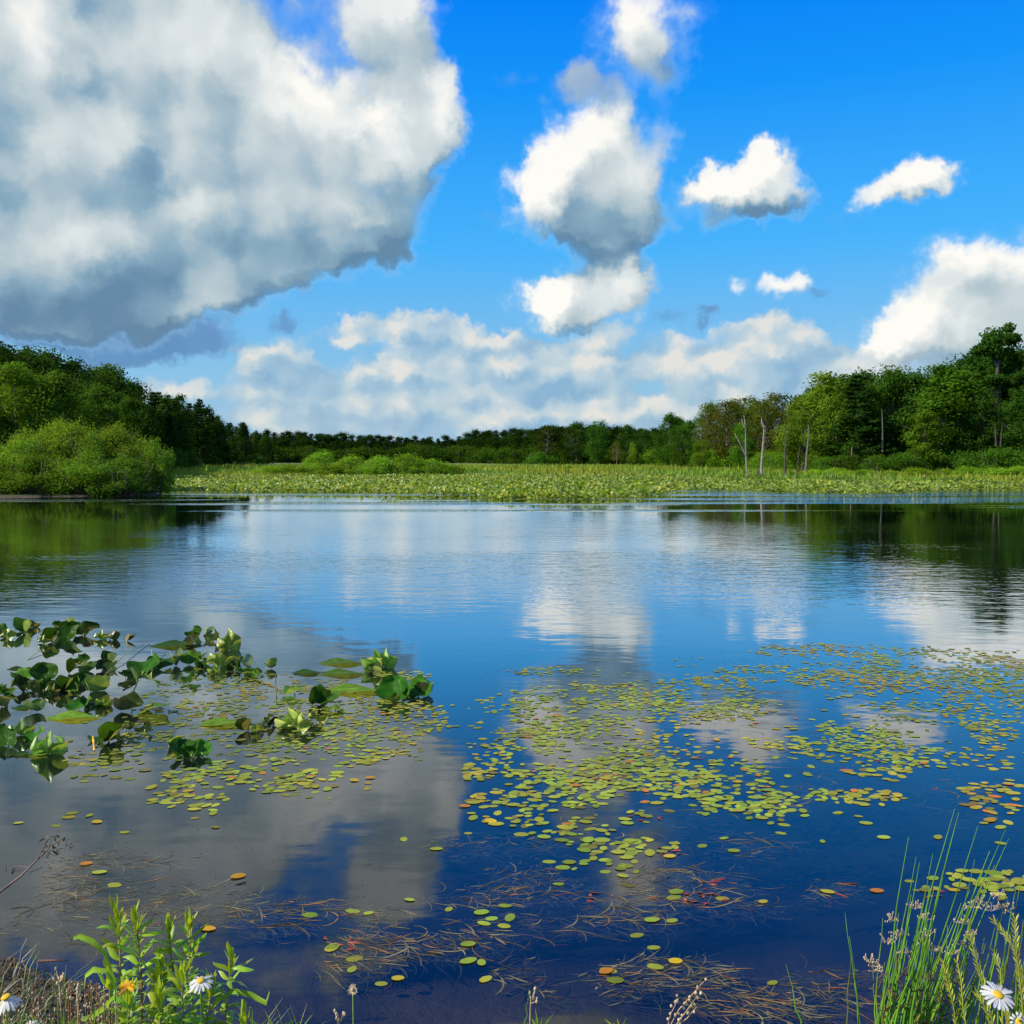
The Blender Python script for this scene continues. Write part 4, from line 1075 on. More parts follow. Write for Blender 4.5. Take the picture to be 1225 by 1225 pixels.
D, P_, G, K, Y_ = (.55, .62, .5), (1.35, 1.15, .8), (1.2, 1.2, .8), (.5, .38, .4), (2.6, 2.0, .9)  # dark tint carries shade on the leaves, pale tint carries backlight
SC = spat_clump
SC('two upright dark leaves with a pale green stalk, farthest left and back', [(24,755,24,'cup','U',D),(37,751,24,'cup','B',K),(30,757,26,'fold','U',G),(8,764,22,'fan','B',P_),(2,756,20,'cup','U',D)], [([(4,764,.01),(20,757,.05),(32,762,.03)],.004,G),([(40,768,0),(42,758,.07),(48,772,0)],.004,P_)])
SC('broad dark leaf pair with a pale curled top, at the back of the left group', [(80,764,34,'cup','U',D),(98,760,32,'cup','U',K),(86,750,26,'cup','B',P_),(62,768,24,'fold','U',D),(70,757,22,'cup','L',D),(52,770,16,'fan','B',P_)], [([(30,790,0),(44,782,.03),(60,780,0)],.004,P_)])
SC('brown and pale folded leaf at the back between two darker groups', [(122,765,22,'fan','B',P_),(134,766,22,'cup','B',K),(150,767,14,'fold','U',(1.4,.7,.8))])
SC('dark leaves with a pale striped fan, at the back right of the left group', [(230,773,34,'cup','U',K),(236,761,24,'cup','U',D),(252,768,28,'fan','U',K),(271,778,32,'fan','B',P_),(247,762,18,'fold','B',P_)])
SC('pale striped and brown leaves standing below the striped fan', [(214,797,28,'fold','B',(1.1,.9,.7)),(228,796,28,'cup','U',G),(247,793,28,'fan','B',P_),(262,797,30,'fan','B',P_),(277,803,24,'fan','U',K),(256,806,20,'fan','B',(1.3,1.2,1)),(240,800,20,'fold','U',D)], [([(205,783,0),(190,790,.04),(172,812,0)],.003,P_)])
SC('pointed brown leaf tip and small green leaves ending the back row', [(299,800,26,'fold','B',(.9,.8,.7)),(292,808,24,'cup','L',G),(306,810,20,'fan','U',P_),(318,800,20,'fold','L',D)])
SC('solitary rounded dark green leaf below the pale striped leaves', [(226,818,26,'cup','U',D),(236,822,16,'flat','F',D)])
SC('large dark leaves with crossing pale stalks in the middle of the left group', [(125,802,30,'cup','U',K),(136,794,24,'fold','U',D),(168,805,40,'cup','U',(.7,1,.7)),(184,800,34,'cup','U',D),(148,812,34,'cup','L',D),(160,815,26,'fold','U',D),(108,795,22,'cup','U',D)],
   [([(122,812,0),(150,790,.05),(182,768,.02)],.0035,P_),([(172,812,0),(186,797,.04),(196,793,.01)],.0035,P_),([(176,812,0),(180,800,.06),(181,788,.10)],.003,Y_),([(170,806,0),(186,822,0),(196,832,0)],.0035,(.8,.6,.6))])
SC('small dark upright leaves left of the crossing stalks', [(80,806,26,'fold','U',K),(96,803,20,'fold','L',D),(18,800,22,'flat','F',K),(28,812,28,'cup','U',G),(54,812,32,'cup','U',D),(40,814,20,'flat','F',G)])
SC('dark crumpled leaves with a tan rim at the left edge', [(8,832,30,'cup','U',(.7,.9,.7)),(12,828,24,'fan','B',(1.2,.9,.7)),(34,826,32,'cup','U',K),(52,826,26,'cup','U',D),(68,828,30,'cup','U',K),(76,826,26,'fold','U',D),(60,830,22,'fan','B',(1.0,.7,.6)),(2,846,26,'cup','B',(1.2,.8,.8)),(20,846,30,'flat','F',D),(32,852,26,'fold','L',D)])
SC('big dark upright leaf below a pale pointed one', [(92,850,44,'cup','U',(.6,.95,.6)),(106,848,36,'cup','U',D),(108,828,40,'fold','B',(1.4,1.3,1.1)),(121,845,26,'fan','B',P_),(86,828,26,'fan','U',G),(98,818,28,'cup','U',D)])
SC('long flat green leaf with a curled dark leaf hanging under it', [(186,852,46,'flat','R',G),(160,851,30,'fold','R',K),(171,876,32,'cup','U',(.4,.35,.45)),(160,868,26,'flat','F',P_),(150,874,16,'fold','L',K)])
SC('dark triangular leaf with an orange stalk at the water, alone in front', [(118,889,38,'cup','U',(.5,.6,.5)),(130,887,32,'fold','U',(.8,.75,.6)),(140,886,20,'fan','B',(1.1,.9,.7))], [([(113,898,0),(113,888,.05)],.006,(5,2.2,.6))])
SC('bright crumpled pale leaf in front of dark ones at the lower left', [(12,892,42,'cup','U',D),(28,880,34,'fan','B',(.9,1,.8)),(42,886,38,'cup','U',(.8,1.3,.8)),(54,902,44,'fan','B',(1.3,1.4,1.1)),(68,899,36,'fan','B',(1.3,1.4,1.1)),(36,902,28,'flat','F',(2.2,2,1.2)),(4,876,26,'cup','B',(.7,.7,.6)),(20,902,22,'flat','F',D)])
SC('lone dark leaf pair with pointed tips, nearest in front', [(219,903,34,'cup','U',(.55,.8,.55)),(240,904,36,'cup','U',(.7,1.1,.7)),(205,893,24,'fold','B',P_),(228,906,26,'cup','U',D)])
SC('bent pale grey green leaf beside a thin upright stalk', [(352,832,34,'cup','R',(1.5,1.5,1.6)),(340,836,22,'flat','F',(1.4,1.4,1.4))], [([(333,834,0),(333,812,.02),(333,826,.17)],.003,G)])
SC('dark leaf, green leaf and tan triangular leaf in one small clump', [(379,842,34,'cup','U',D),(390,838,26,'cup','U',G),(400,850,26,'cup','R',G),(381,865,30,'fan','B',(1.4,1.0,.8))])
SC('brown edged folded leaves left of the yellow striped pair', [(298,874,26,'fold','U',(.9,.6,.6)),(312,870,32,'cup','U',K),(326,868,28,'cup','U',(.5,.55,.5)),(308,876,20,'fan','B',P_),(338,864,16,'fold','L',D)])
SC('yellow and green striped leaf pair low on the water', [(350,872,32,'fan','B',(1.4,1.2,.8)),(357,874,26,'fan','B',P_),(369,874,26,'cup','U',D),(346,866,26,'fold','B',(1.3,1.0,.8))])
SC('small fan of two pale lobes alone on blue water', [(448,800,34,'fan','B',(1.1,1.35,.9)),(462,799,34,'fan','B',(1.2,1.4,1.0)),(456,803,24,'fold','B',P_)])
SC('rightmost clump, dark green leaf beside a brighter folded one', [(478,836,46,'cup','U',(.55,.95,.55)),(500,835,46,'cup','U',(.9,1.3,.8)),(511,832,22,'fold','U',K),(490,837,26,'cup','U',D),(470,838,22,'cup','L',D)])
for x, y, w, lb in [(412,793,44,'thin pale leaf edge lying flat left of the two lobed fan'),(370,805,30,'dark flat leaf at the water left of the fan clump'),(413,806,44,'long dark flat leaf below the thin pale one'),(428,826,60,'yellow green striped leaf lying flat on the water left of the rightmost clump'),
                    (270,866,46,'yellow striped flat leaf left of the brown edged leaves'),(92,858,50,'yellow green flat leaf below the big dark upright leaf'),(215,772,50,'flat leaf rim seen edge on left of the dark back leaves')]:
    p = on(x, y); S = w * p.y / F
    o = link('lily_leaf', SPL['flat'][w % 2], None, p + Vector((-S * .5, 0, .008)), (radians(2), 0, radians(-90)), (S * .7, S, S * .3), Y_ if 'yellow' in lb else P_ if 'pale' in lb else D)
    tag(o, lb, 'water lily leaf')

M_RED = plain('red_leaf', (.27, .045, .035), .5, .3, 30, 'object')
def red_cluster(px, py, n, label, r=.05):
    g = random.Random(px); c = on(px, py)
    root = bpy.data.objects.new('red_leaf_cluster', None); C.objects.link(root); root.location = c; root.empty_display_size = .05
    for k in range(n):
        mb = MB(); a = g.uniform(0, 2 * pi); q = Vector((g.uniform(-r, r) * 1.3, g.uniform(-r, r), .0022)); d = Vector((cos(a), sin(a) * .5, 0)); L = g.uniform(.025, .05)
        mb.blade([q, q + d * L * .5 + Vector((0, 0, .003)), q + d * L], [.002, .007, .001], (-sin(a), cos(a), .2), .3)
        link('leaf', mb.mesh('leaf', M_RED), root, color=g.choice([(1, 1, 1), (1.5, 2.2, 1.4), (.7, .8, .8)]))
    tag(root, label, 'leaves', 'red leaves among the pads')
for px, py, n, lb, r in [(838,1073,16,'largest patch of red leaves, on deep blue water below the middle raft',.06),(731,931,14,'red leaf patch inside the middle raft',.08),(800,1017,8,'small red leaves at the lower rim of the middle raft',.04),
    (845,1055,6,'few red leaves just above the largest red patch',.04),(720,1073,5,'faint red leaves among weeds below the picture centre',.05),(400,1130,7,'reddish leaves in the weed tangle behind the withered daisy',.05),
    (775,980,7,'red leaves in the lower middle raft',.06),(1045,915,6,'reddish leaves in the raft right of the middle',.07),(840,905,6,'red leaves at the right rim of the middle raft',.08),(1120,1068,5,'red leaves in the raft behind the rushes',.04)]:
    red_cluster(px, py, n, lb, r)

# ------------------------------------------------------------------ plants on the bank
M_HERB = leafy('herb_leaf', (.32, .50, .045), .18, .40, .10, use='object', nscale=30, rough=.4,
   veins=lambda b, uv, c: b.mixc(b.mr(b.math('ABSOLUTE', b.math('SUBTRACT', b.n('ShaderNodeSeparateXYZ', None, _0=uv).outputs[1], .5)), .02, .06, .6, 0), c, b.mixc(1.0, c, (1.3, 1.25, 1.8, 1), 'MULTIPLY')))
M_STEM = plain('herb_stem', (.30, .22, .10), .6, .35, 20, 'object')
M_RUSH = leafy('rush', (.14, .34, .035), .30, .2, .15, use='object', nscale=16, rough=.35)
M_SEED = plain('seed_head', (.55, .42, .24), .7, .35, 60, 'object')
M_SPIKE = leafy('grass_spikelet', (.60, .62, .10), .2, .35, .1, use='object', nscale=40)
M_PETAL = leafy('petal', (.80, .80, .80), .03, .35, .1, use='object', nscale=50)
M_DISC = plain('daisy_disc', (.85, .50, .015), .7, .25, 400, None, .6)

def root_at(name, px, Y, label, cat, group=None, base_z=None):
    p = at(px, 1225, Y); z = ground_z(p.x, Y) if base_z is None else base_z
    o = bpy.data.objects.new(name, None); C.objects.link(o); o.location = (p.x, Y, z); o.empty_display_size = .05
    tag(o, label, cat, group); return o

def lance_leaf(seed, bend, L=1.0, w=.115, twist=0.0):
    mb = MB(); n = 8; pts = []; z = 0; x = 0; a = .35 * (1 if bend > 0 else .2)
    for i in range(n):
        pts.append((x, .05 * sin(i * .8 + seed), z)); a -= bend / n; x += cos(a) / (n - 1); z += sin(a) / (n - 1)
    mb.blade(pts, [w * sin(pi * min(1, (i / (n - 1)) * .93 + .04)) ** .75 for i in range(n)], (0, 1, twist), .45)
    return mb.mesh('leaf', M_HERB)
LANCE = [lance_leaf(0, .6), lance_leaf(1, 1.5), lance_leaf(2, 2.3, w=.08), lance_leaf(3, .2, w=.12), lance_leaf(4, 1.0, w=.13)]

def leafy_stalk(px0, px1, top, Y, label, n=22, scale=1.0, seed=0, stemcol=(1, 1, 1), tight=1.0):
    g = random.Random(seed)
    root = root_at('leafy_stalk', px0, Y, label, 'plant', 'leafy green stalks on the bank')
    b0 = Vector(root.location); t0 = at(px1, top, Y + .03) - b0
    ax = [Vector((t0.x * (i / 8) ** 1.3 + .004 * sin(i + seed), t0.y * i / 8, t0.z * i / 8)) for i in range(9)]
    mb = MB(); mb.tube(ax, [.0044 - .0003 * i for i in range(9)], 6); link('stem', mb.mesh('stem', M_STEM), root, color=stemcol)
    n = int(n * 2.0)
    for k in range(n):
        u = .15 + .78 * (k / n) ** .8
        i = min(7, int(u * 8)); p = ax[i].lerp(ax[i + 1], u * 8 - i)
        az = k * 2.4 + g.uniform(-.4, .4); L = g.uniform(.045, .078) * scale * (1.15 - .25 * u)
        el = radians(g.uniform(5, 35)) * (1 - u) + radians(g.uniform(50, 72)) * u ** 1.6 * tight
        me = LANCE[g.choice([1, 2, 4, 1]) if u < .75 else g.choice([0, 3, 0, 1])]
        o = link('leaf', me, root, p, None, L, (g.uniform(.8, 1.2),) * 3)
        o.rotation_euler = (Matrix.Rotation(az, 3, 'Z') @ Matrix.Rotation(-el + .3, 3, 'Y') @ Matrix.Rotation(g.uniform(-.7, .7), 3, 'X')).to_euler()
        o.color = (g.uniform(.75, 1.35), g.uniform(.85, 1.15), .9, 1)
    for k in range(9):                              # erect young leaves round the tip
        az = k * 2.2; p = ax[7].lerp(ax[8], g.uniform(.0, .95))
        o = link('leaf', LANCE[g.choice([0, 3, 0])], root, p, None, g.uniform(.035, .06) * scale, (1.35, 1.1, .9))
        o.rotation_euler = (Matrix.Rotation(az, 3, 'Z') @ Matrix.Rotation(-radians(g.uniform(55, 80)), 3, 'Y') @ Matrix.Rotation(g.uniform(-.7, .7), 3, 'X')).to_euler()
    return root
leafy_stalk(149, 139, 1092, 2.45, 'leftmost leafy stalk, bent stem with a narrow upright tuft, left of the yellow flower', 24, .95, 1, (1.3, .9, .6))
leafy_stalk(174, 162, 1093, 2.42, 'leafy stalk with a reddish stem, second from the left', 30, 1.0, 2, (1.0, .55, .6))
leafy_stalk(209, 204, 1110, 2.45, 'leafy stalk with inward curling top leaves, third from the left', 28, 1.05, 3, (1.1, .9, .6))
leafy_stalk(226, 229, 1104, 2.55, 'leafy stalk with erect fan like leaves behind the white daisy', 22, 1.0, 4)
leafy_stalk(222, 218, 1160, 2.35, 'shorter leafy stalk just left of the white daisy', 20, 1.1, 5)
leafy_stalk(267, 275, 1143, 2.40, 'rightmost leafy stalk with long leaves spreading right', 20, 1.0, 6, tight=.6)
leafy_stalk(150, 153, 1185, 2.30, 'short bushy stalk under the yellow flower', 20, 1.1, 7)
leafy_stalk(185, 190, 1190, 2.28, 'low leafy sprout at the bottom between the tall stalks', 18, 1.0, 8)
leafy_stalk(288, 296, 1218, 2.32, 'low sprout reaching the frame below the rightmost stalk', 12, .9, 9, tight=.5)
leafy_stalk(196, 192, 1150, 2.42, 'short dense stalk between the second and third tall ones', 20, 1.05, 11)
leafy_stalk(240, 252, 1176, 2.36, 'short stalk behind and right of the white daisy', 18, 1.05, 12)
leafy_stalk(136, 128, 1165, 2.40, 'short narrow leaved stalk at the far left of the leafy group', 16, .95, 13)
def arching(px, Y, pts, label, w=.006):
    root = root_at('arching_leaf', px, Y, label, 'leaf'); b0 = Vector(root.location)
    mb = MB(); q = [at(x, y, Y) - b0 for x, y in pts]
    mb.blade(q, [w * sin(pi * (i + .5) / (len(q) + .2)) + .001 for i in range(len(q))], (0, .6, 1), .3)
    link('blade', mb.mesh('blade', M_HERB), root, color=(1, 1, 1)); mb = MB(); mb.tube([(0, 0, 0), q[0] * .5, q[0]], .0015, 5); link('stalk', mb.mesh('stalk', M_STEM), root)
arching(140, 2.35, [(140, 1184), (128, 1162), (112, 1160), (103, 1168), (101, 1182)], 'long curled leaf blade hooking down at the far left of the stalks')
arching(139, 2.38, [(138, 1176), (125, 1140), (110, 1126), (95, 1120), (88, 1123)], 'long dark arching leaf reaching over the grey water to the left')
arching(140, 2.30, [(138, 1190), (125, 1206), (110, 1216), (98, 1220)], 'leaf blade bending down to the lower left above the litter')
arching(250, 2.40, [(258, 1200), (278, 1185), (300, 1190), (318, 1200), (322, 1186)], 'leaf blade bending right at the end of the stalks')

petal_mb = MB(); petal_mb.blade([(.22, 0, .02), (.45, 0, .05), (.75, 0, .05), (.95, 0, .02), (1.0, 0, .0)], [.05, .085, .10, .075, .02], (0, 1, 0), -.2)
PETAL = petal_mb.mesh('petal', M_PETAL)
disc_mb = MB(); disc_mb.ball((0, 0, .03), .30, 12, 6, sc=(1, 1, .38)); DISC = disc_mb.mesh('disc', M_DISC)
def daisy(px, py, base_px, Y, dia_px, tilt, label, npet=20, droop=0.0, petals=True, group=None):
    root = root_at('daisy', base_px, Y, label, 'flower'); b0 = Vector(root.location)
    h = at(px, py, Y) - b0; mb = MB()
    mb.tube([(0, 0, 0), (h.x * .3, 0, h.z * .5), (h.x * .85, h.y, h.z * .88), h], [.0016, .0015, .0013, .0016], 6); link('stem', mb.mesh('stem', M_RUSH), root, color=(1, .9, 1))
    R_ = dia_px * Y / F * .5 * 1.06
    head = Matrix.Rotation(tilt[1], 3, 'Y') @ Matrix.Rotation(tilt[0], 3, 'X')
    o = link('disc', DISC, root, h, head.to_euler(), R_)
    mb = MB(); mb.ball((0, 0, -.05), .22, 8, 4, sc=(1, 1, .5)); link('flower_base', mb.mesh('flower_base', M_RUSH), root, h, head.to_euler(), R_, (.8, .9, 1))
    if petals:
        for k in range(npet):
            a = 2 * pi * k / npet + random.uniform(-.07, .07)
            M = head @ Matrix.Rotation(a, 3, 'Z') @ Matrix.Rotation(droop + random.uniform(-.1, .14), 3, 'Y')
            link('petal', PETAL, root, h, M.to_euler(), R_ * random.uniform(.9, 1.06), (1, 1, 1))
    return root
daisy(1194, 1190, 1200, 1.75, 39, (radians(24), radians(4)), 'large white daisy with a yellow centre in front of the rushes at the right', 20, .12)
daisy(240, 1173, 241, 2.30, 31, (radians(14), radians(-4)), 'white daisy beside the leafy stalks at the left', 17, .35)
daisy(7, 1193, 12, 2.05, 38, (radians(8), radians(-12)), 'white daisy with drooping petals cut by the left picture edge', 16, .7)
daisy(36, 1228, 40, 2.0, 24, (radians(30), 0), 'white daisy half hidden at the bottom left edge of the picture', 15, .4)
daisy(1219, 1222, 1222, 1.8, 26, (radians(50), radians(-40)), 'small white flower cut by the lower right corner', 12, .5)

def yellow_flower():
    root = root_at('yellow_flower', 152, 2.28, 'small yellow orange pea like flower between the first two leafy stalks', 'flower'); b0 = Vector(root.location)
    h = at(152, 1182, 2.28) - b0; mb = MB(); mb.tube([(0, 0, 0), h * .5, h], .0014, 5); link('stem', mb.mesh('stem', M_RUSH), root)
    m, b = material('yellow_petal'); b.fin(b.n('ShaderNodeBsdfPrincipled', None, Base_Color=b.mixc(b.mr(b.noise(b.n('ShaderNodeTexCoord').outputs['Object'], 60, 2), .4, .6), (.85, .55, .02), (.85, .28, .01)), Roughness=.5).outputs[0])
    for k in range(7):
        mb = MB(); a = k * 2 * pi / 7; d = Vector((cos(a), .3 * sin(a), .55 * sin(a) + .35)).normalized()
        mb.blade([h, h + d * .008, h + d * .016, h + d * .020], [.002, .005, .005, .001], d.cross(Vector((0, 1, 0))) + Vector((.01, .01, 0)), .3); link('petal', mb.mesh('petal', m), root)
yellow_flower()

def dried_head(px, py, base_px, Y, label, kind):
    root = root_at('dried_flower', base_px, Y, label, 'flower', base_z=None); b0 = Vector(root.location)
    h = at(px, py, Y) - b0; g = random.Random(px); mb = MB()
    mb.tube([(0, 0, 0), (h.x * .4, 0, h.z * .5), h], [.0018, .0016, .0014], 6); link('stem', mb.mesh('stem', M_RUSH if kind == 'star' else M_STEM), root, color=(1.2, 1, 1) if kind == 'star' else (1.5, 1.4, 1.3))
    mb = MB()
    if kind == 'star':
        for k in range(13):
            a = 2 * pi * k / 13; d = Vector((cos(a), .35 * sin(a) - .3, sin(a))); L = g.uniform(.010, .015)
            mb.blade([h, h + d * L * .6, h + d * L], [.001, .0022, .0008], d.cross(Vector((0, 1, 0))) + Vector((0, .01, 0)), .5, col=(1.5, 1.45, 1.35))
        mb.ball(h + Vector((0, -.003, 0)), .0045, 8, 5, col=(1.2, .75, .25))
    else:
        for k in range(7):
            o = Vector((g.uniform(-.012, .016), g.uniform(-.01, .01), g.uniform(-.014, .02))); mb.tube([h - Vector((0, 0, .018)), h + o], .0009, 4); mb.ball(h + o, .0036, 7, 5, sc=(.9, .9, 1.5), col=(g.uniform(1, 1.5), 1.1, 1))
    link('flower_head', mb.mesh('flower_head', M_SEED), root, color=(1, 1, 1)); return root
dried_head(422, 1183, 423, 2.35, 'withered daisy with shrivelled cream petals standing alone in front of the water', 'star')
dried_head(635, 1192, 630, 2.35, 'stem with small tan buds near the bottom centre', 'buds')
dried_head(405, 1217, 402, 2.30, 'low faded bud left of the withered daisy', 'buds')
dried_head(70, 1168, 78, 2.35, 'white tipped clover like bud on a pale stem at the lower left', 'buds')
dried_head(92, 1186, 95, 2.30, 'second white tipped bud right of the taller one at the lower left', 'buds')

def seed_spray():
    root = root_at('seed_spray', 795, 2.3, 'dry branching seed spray with round tan capsules leaning right', 'plant'); b0 = Vector(root.location); Y = 2.3
    for pts in [[(795, 1240), (812, 1208), (842, 1174)], [(800, 1238), (818, 1214), (835, 1190)], [(797, 1235), (803, 1212), (812, 1194)], [(798, 1236), (822, 1218), (834, 1204)]]:
        mb = MB(); q = [at(x, y, Y) - b0 for x, y in pts]; q = [Vector((0, 0, 0))] + q; mb.tube(q, [.0018, .0016, .0012, .0007], 5)
        link('branch', mb.mesh('branch', M_STEM), root, color=(2.2, 1.9, 1.9)); g = random.Random(pts[1][0])
        mb = MB()
        for k in range(7):
            t = .35 + .65 * k / 6; p = q[1].lerp(q[3], t) + Vector((g.uniform(-.008, .008), g.uniform(-.006, .006), g.uniform(0, .008)))
            mb.ball(p, g.uniform(.0032, .0046), 7, 5, sc=(1, 1, 1.2), col=(1.3, .95, .85))
        link('seed_capsules', mb.mesh('seed_capsules', M_SEED), root, color=(1, 1, 1))
seed_spray()

# rushes -----------------------------------------------------------------
def rush_clump(label, stems, Y, seed, heads=()):
    g = random.Random(seed); mid = sum(s[0] for s in stems) / len(stems)
    root = root_at('rush_clump', mid, Y, label, 'rushes', base_z=-.05); b0 = Vector(root.location)
    for (xb, xt, yt, r) in stems:
        yy = Y + g.uniform(-.10, .10)
        a = at(xb, 1225, yy); a2 = at(xt, yt, yy + g.uniform(-.02, .06)); zb = -.06; k = (a.z - zb) / max(.05, (a2.z - a.z))
        base = a - (a2 - a) * min(1.2, k * .5); base.z = zb
        pts = []
        for i in range(9):
            t = i / 8; p = base.lerp(a, min(1, t * 3)) if t < 1 / 3 else a.lerp(a2, (t - 1 / 3) * 1.5)
            bow = sin(pi * t) * g.uniform(-.004, .004); pts.append(p - b0 + Vector((bow, 0, 0)))
        r *= 1.4; mb = MB(); mb.tube(pts, [r * (1 - .82 * max(0, (i - 2) / 6)) for i in range(9)], 5)
        t = g.random(); col = (1, 1, 1) if t < .7 else (1.5, 1.15, .9) if t < .85 else (1.6, .75, .9)
        link('stem', mb.mesh('stem', M_RUSH), root, color=col)
    for (x, y) in heads:
        hp = at(x, y, Y - .03) - b0
        mb = MB()
        for k in range(11):
            a = g.uniform(0, 2 * pi); d = Vector((cos(a) * .9, g.uniform(-.5, .5), g.uniform(-.1, 1))).normalized() * g.uniform(.006, .020)
            mb.tube([hp, hp + d * .6, hp + d], .0005, 4, col=(.5, .9, .4))
            for q in range(2): mb.ball(hp + d + Vector((g.uniform(-.003, .003), 0, g.uniform(-.003, .003))), .0016, 5, 4, sc=(.8, .8, 1.7), col=(g.uniform(.5, .8), 1.0, .3))
        link('flower_head', mb.mesh('flower_head', M_SEED), root, color=(1, 1, 1))
S1 = [(1052,1087,1001,.0022),(1060,1096,1025,.0022),(1066,1100,1032,.0020),(1076,1116,1021,.0022),(1070,1142,968,.0024),(1082,1147,972,.0026),(1090,1112,1060,.0022),(1058,1075,1092,.0018),(1095,1170,988,.0024),
      (1064,1090,1070,.002),(1073,1105,1075,.002),(1080,1118,1060,.002),(1048,1056,1098,.0016),(1086,1128,1050,.002),(1068,1110,1100,.0018),(1098,1120,1110,.002)]
S2 = [(1102,1203,992,.0024),(1112,1207,1003,.0022),(1120,1166,1028,.002),(1106,1184,1018,.0026),(1110,1190,1035,.0024),(1118,1178,1050,.0022),(1100,1160,1065,.0022),(1126,1170,1080,.002),(1094,1150,1080,.002),(1104,1176,1042,.0026),(1130,1160,1100,.002),(1122,1186,1070,.0022),(1140,1168,1110,.002)]
S3 = [(1170,1206,1063,.002),(1185,1216,1060,.002),(1190,1222,1048,.0022),(1176,1196,1105,.002),(1160,1190,1110,.0018),(1200,1232,1070,.002),(1150,1180,1125,.0018),(1212,1224,1100,.002),(1140,1156,1140,.0018)]
g_ = random.Random(4)
def extra(lo, hi, n, yt0, yt1, lean): return [(g_.uniform(lo, hi), 0, 0, 0) for _ in range(0)] + [(x, x + g_.uniform(*lean), g_.uniform(yt0, yt1), g_.uniform(.0013, .0021)) for x in [g_.uniform(lo, hi) for _ in range(n)]]
rush_clump('left clump of green rushes at the right, with the tallest pair of tips', S1 + extra(1046, 1105, 22, 1090, 1190, (4, 32)), 2.15, 1, [(1068,1102),(1075,1120),(1062,1128),(1095,1088),(1108,1100),(1112,1118),(1120,1138),(1106,1130),(1084,1140)])
rush_clump('middle clump of green rushes leaning right', S2 + extra(1085, 1145, 22, 1090, 1190, (6, 42)), 2.2, 2, [(1150,1105),(1164,1085),(1172,1080),(1148,1130),(1160,1120),(1140,1142)])
rush_clump('right clump of rushes behind the large daisy', S3 + extra(1140, 1225, 20, 1100, 1200, (2, 26)), 2.2, 3, [(1186,1090),(1200,1086),(1192,1072),(1206,1090)])
rush_clump('thin bent rush pair with a seed tuft, left of the rush clumps', [(1028,1011,1092,.0018),(1012,1018,1145,.0014),(1030,1016,1120,.0013)], 2.25, 4)
rush_clump('single slanting rush stem left of the thin pair', [(958,940,1153,.0016)], 2.25, 5)
rush_clump('pale green rush flower tuft beside the lowest left stems of the rush clump', [(1047,1044,1160,.0012)], 2.12, 6, [(1044,1156),(1047,1162),(1041,1152)])
rush_clump('single thin stem with a small bud left of the seed spray', [(628,633,1182,.0009)], 2.36, 8)

def dead_litter():
    """dead brown stems caught in the foot of the rushes"""
    mb = MB(); g = random.Random(12)
    for k in range(130):
        x = g.uniform(1050, 1150); y = g.uniform(1165, 1240); Y = 2.15 + g.uniform(-.1, .1); p = at(x, y, Y)
        d = Vector((g.uniform(-1, 1), g.uniform(-.5, .5), g.uniform(-.6, 1))).normalized() * g.uniform(.01, .04)
        mb.tube([p, p + d * .5 + Vector((0, 0, .004)), p + d], g.uniform(.0006, .0018), 4, col=g.choice([(.5, .3, .3), (.8, .5, .4), (.35, .2, .2)]))
        if g.random() < .4: mb.ball(p, .004, 5, 4, col=(.35, .2, .2))
    tag(link('dead_stems', mb.mesh('dead_stems', M_WEED)), 'tangle of dead brown stems caught at the foot of the rushes', 'litter', kind='stuff')
dead_litter()

# rye grass spikes -----------------------------------------------------------
sp = MB()
sp.blade([(0, 0, 0), (0, .0, .35), (.0, 0, .75), (0, 0, 1.0)], [.04, .09, .07, .01], (1, 0, 0), .5); sp.blade([(0, 0, 0), (0, -.05, .35), (0, -.05, .75), (0, 0, 1.0)], [.04, .09, .07, .01], (1, 0, 0), -.5)
SPIKELET = sp.mesh('spikelet', M_SPIKE)
def spike(pts, Y, label, n=20, size=.015):
    root = root_at('grass_spike', pts[0][0], Y, label, 'grass', 'yellow grass spikes at the lower right'); b0 = Vector(root.location)
    q = [at(x, y, Y) - b0 for x, y in pts]; mb = MB(); mb.tube([Vector((0, 0, 0))] + q, [.0015] + [.0013] * (len(q) - 1) + [.0007], 5); link('stem', mb.mesh('stem', M_SPIKE), root, color=(.8, .9, 1))
    g = random.Random(pts[-1][0])
    n = int(n * 1.5)
    for k in range(n):
        t = k / (n - 1) * (len(q) - 1); i = min(len(q) - 2, int(t)); p = q[i].lerp(q[i + 1], t - i); d = (q[i + 1] - q[i]).normalized()
        sg = 1 if k % 2 else -1
        M = Matrix.Rotation(math.atan2(d.x, d.z) + sg * g.uniform(.3, .5), 3, 'Y') @ Matrix.Rotation(g.uniform(-1, 1), 3, 'Z')
        link('spikelet', SPIKELET, root, p, M.to_euler(), size * g.uniform(.85, 1.15), (g.uniform(.85, 1.2), g.uniform(.9, 1.1), 1))
spike([(1190,1235),(1180,1190),(1170,1155),(1160,1118)], 1.95, 'grass spike rising behind the upper left of the large daisy', 24, .017)
spike([(1145,1235),(1140,1200),(1132,1170),(1128,1150)], 1.95, 'leftmost grass spike, beside the rush stems', 18, .016)
spike([(1158,1240),(1152,1205),(1150,1175),(1145,1150)], 2.0, 'short grass spike right of the leftmost one', 16, .015)
spike([(1232,1215),(1222,1170),(1212,1130),(1190,1102)], 1.9, 'grass spike arching up to the left from the right edge', 26, .017)
spike([(1226,1240),(1222,1190),(1216,1140),(1214,1100)], 1.9, 'upright grass spike at the right picture edge', 26, .017)
spike([(1200,1240),(1198,1190),(1197,1160),(1190,1140)], 1.9, 'grass spike directly above the large daisy', 14, .016)
spike([(1186,1240),(1182,1215),(1176,1200),(1168,1188)], 1.85, 'thin grass spike below and left of the large daisy', 12, .014)
spike([(1208,1240),(1206,1222),(1204,1208)], 1.8, 'grass spike under the large daisy', 10, .014)

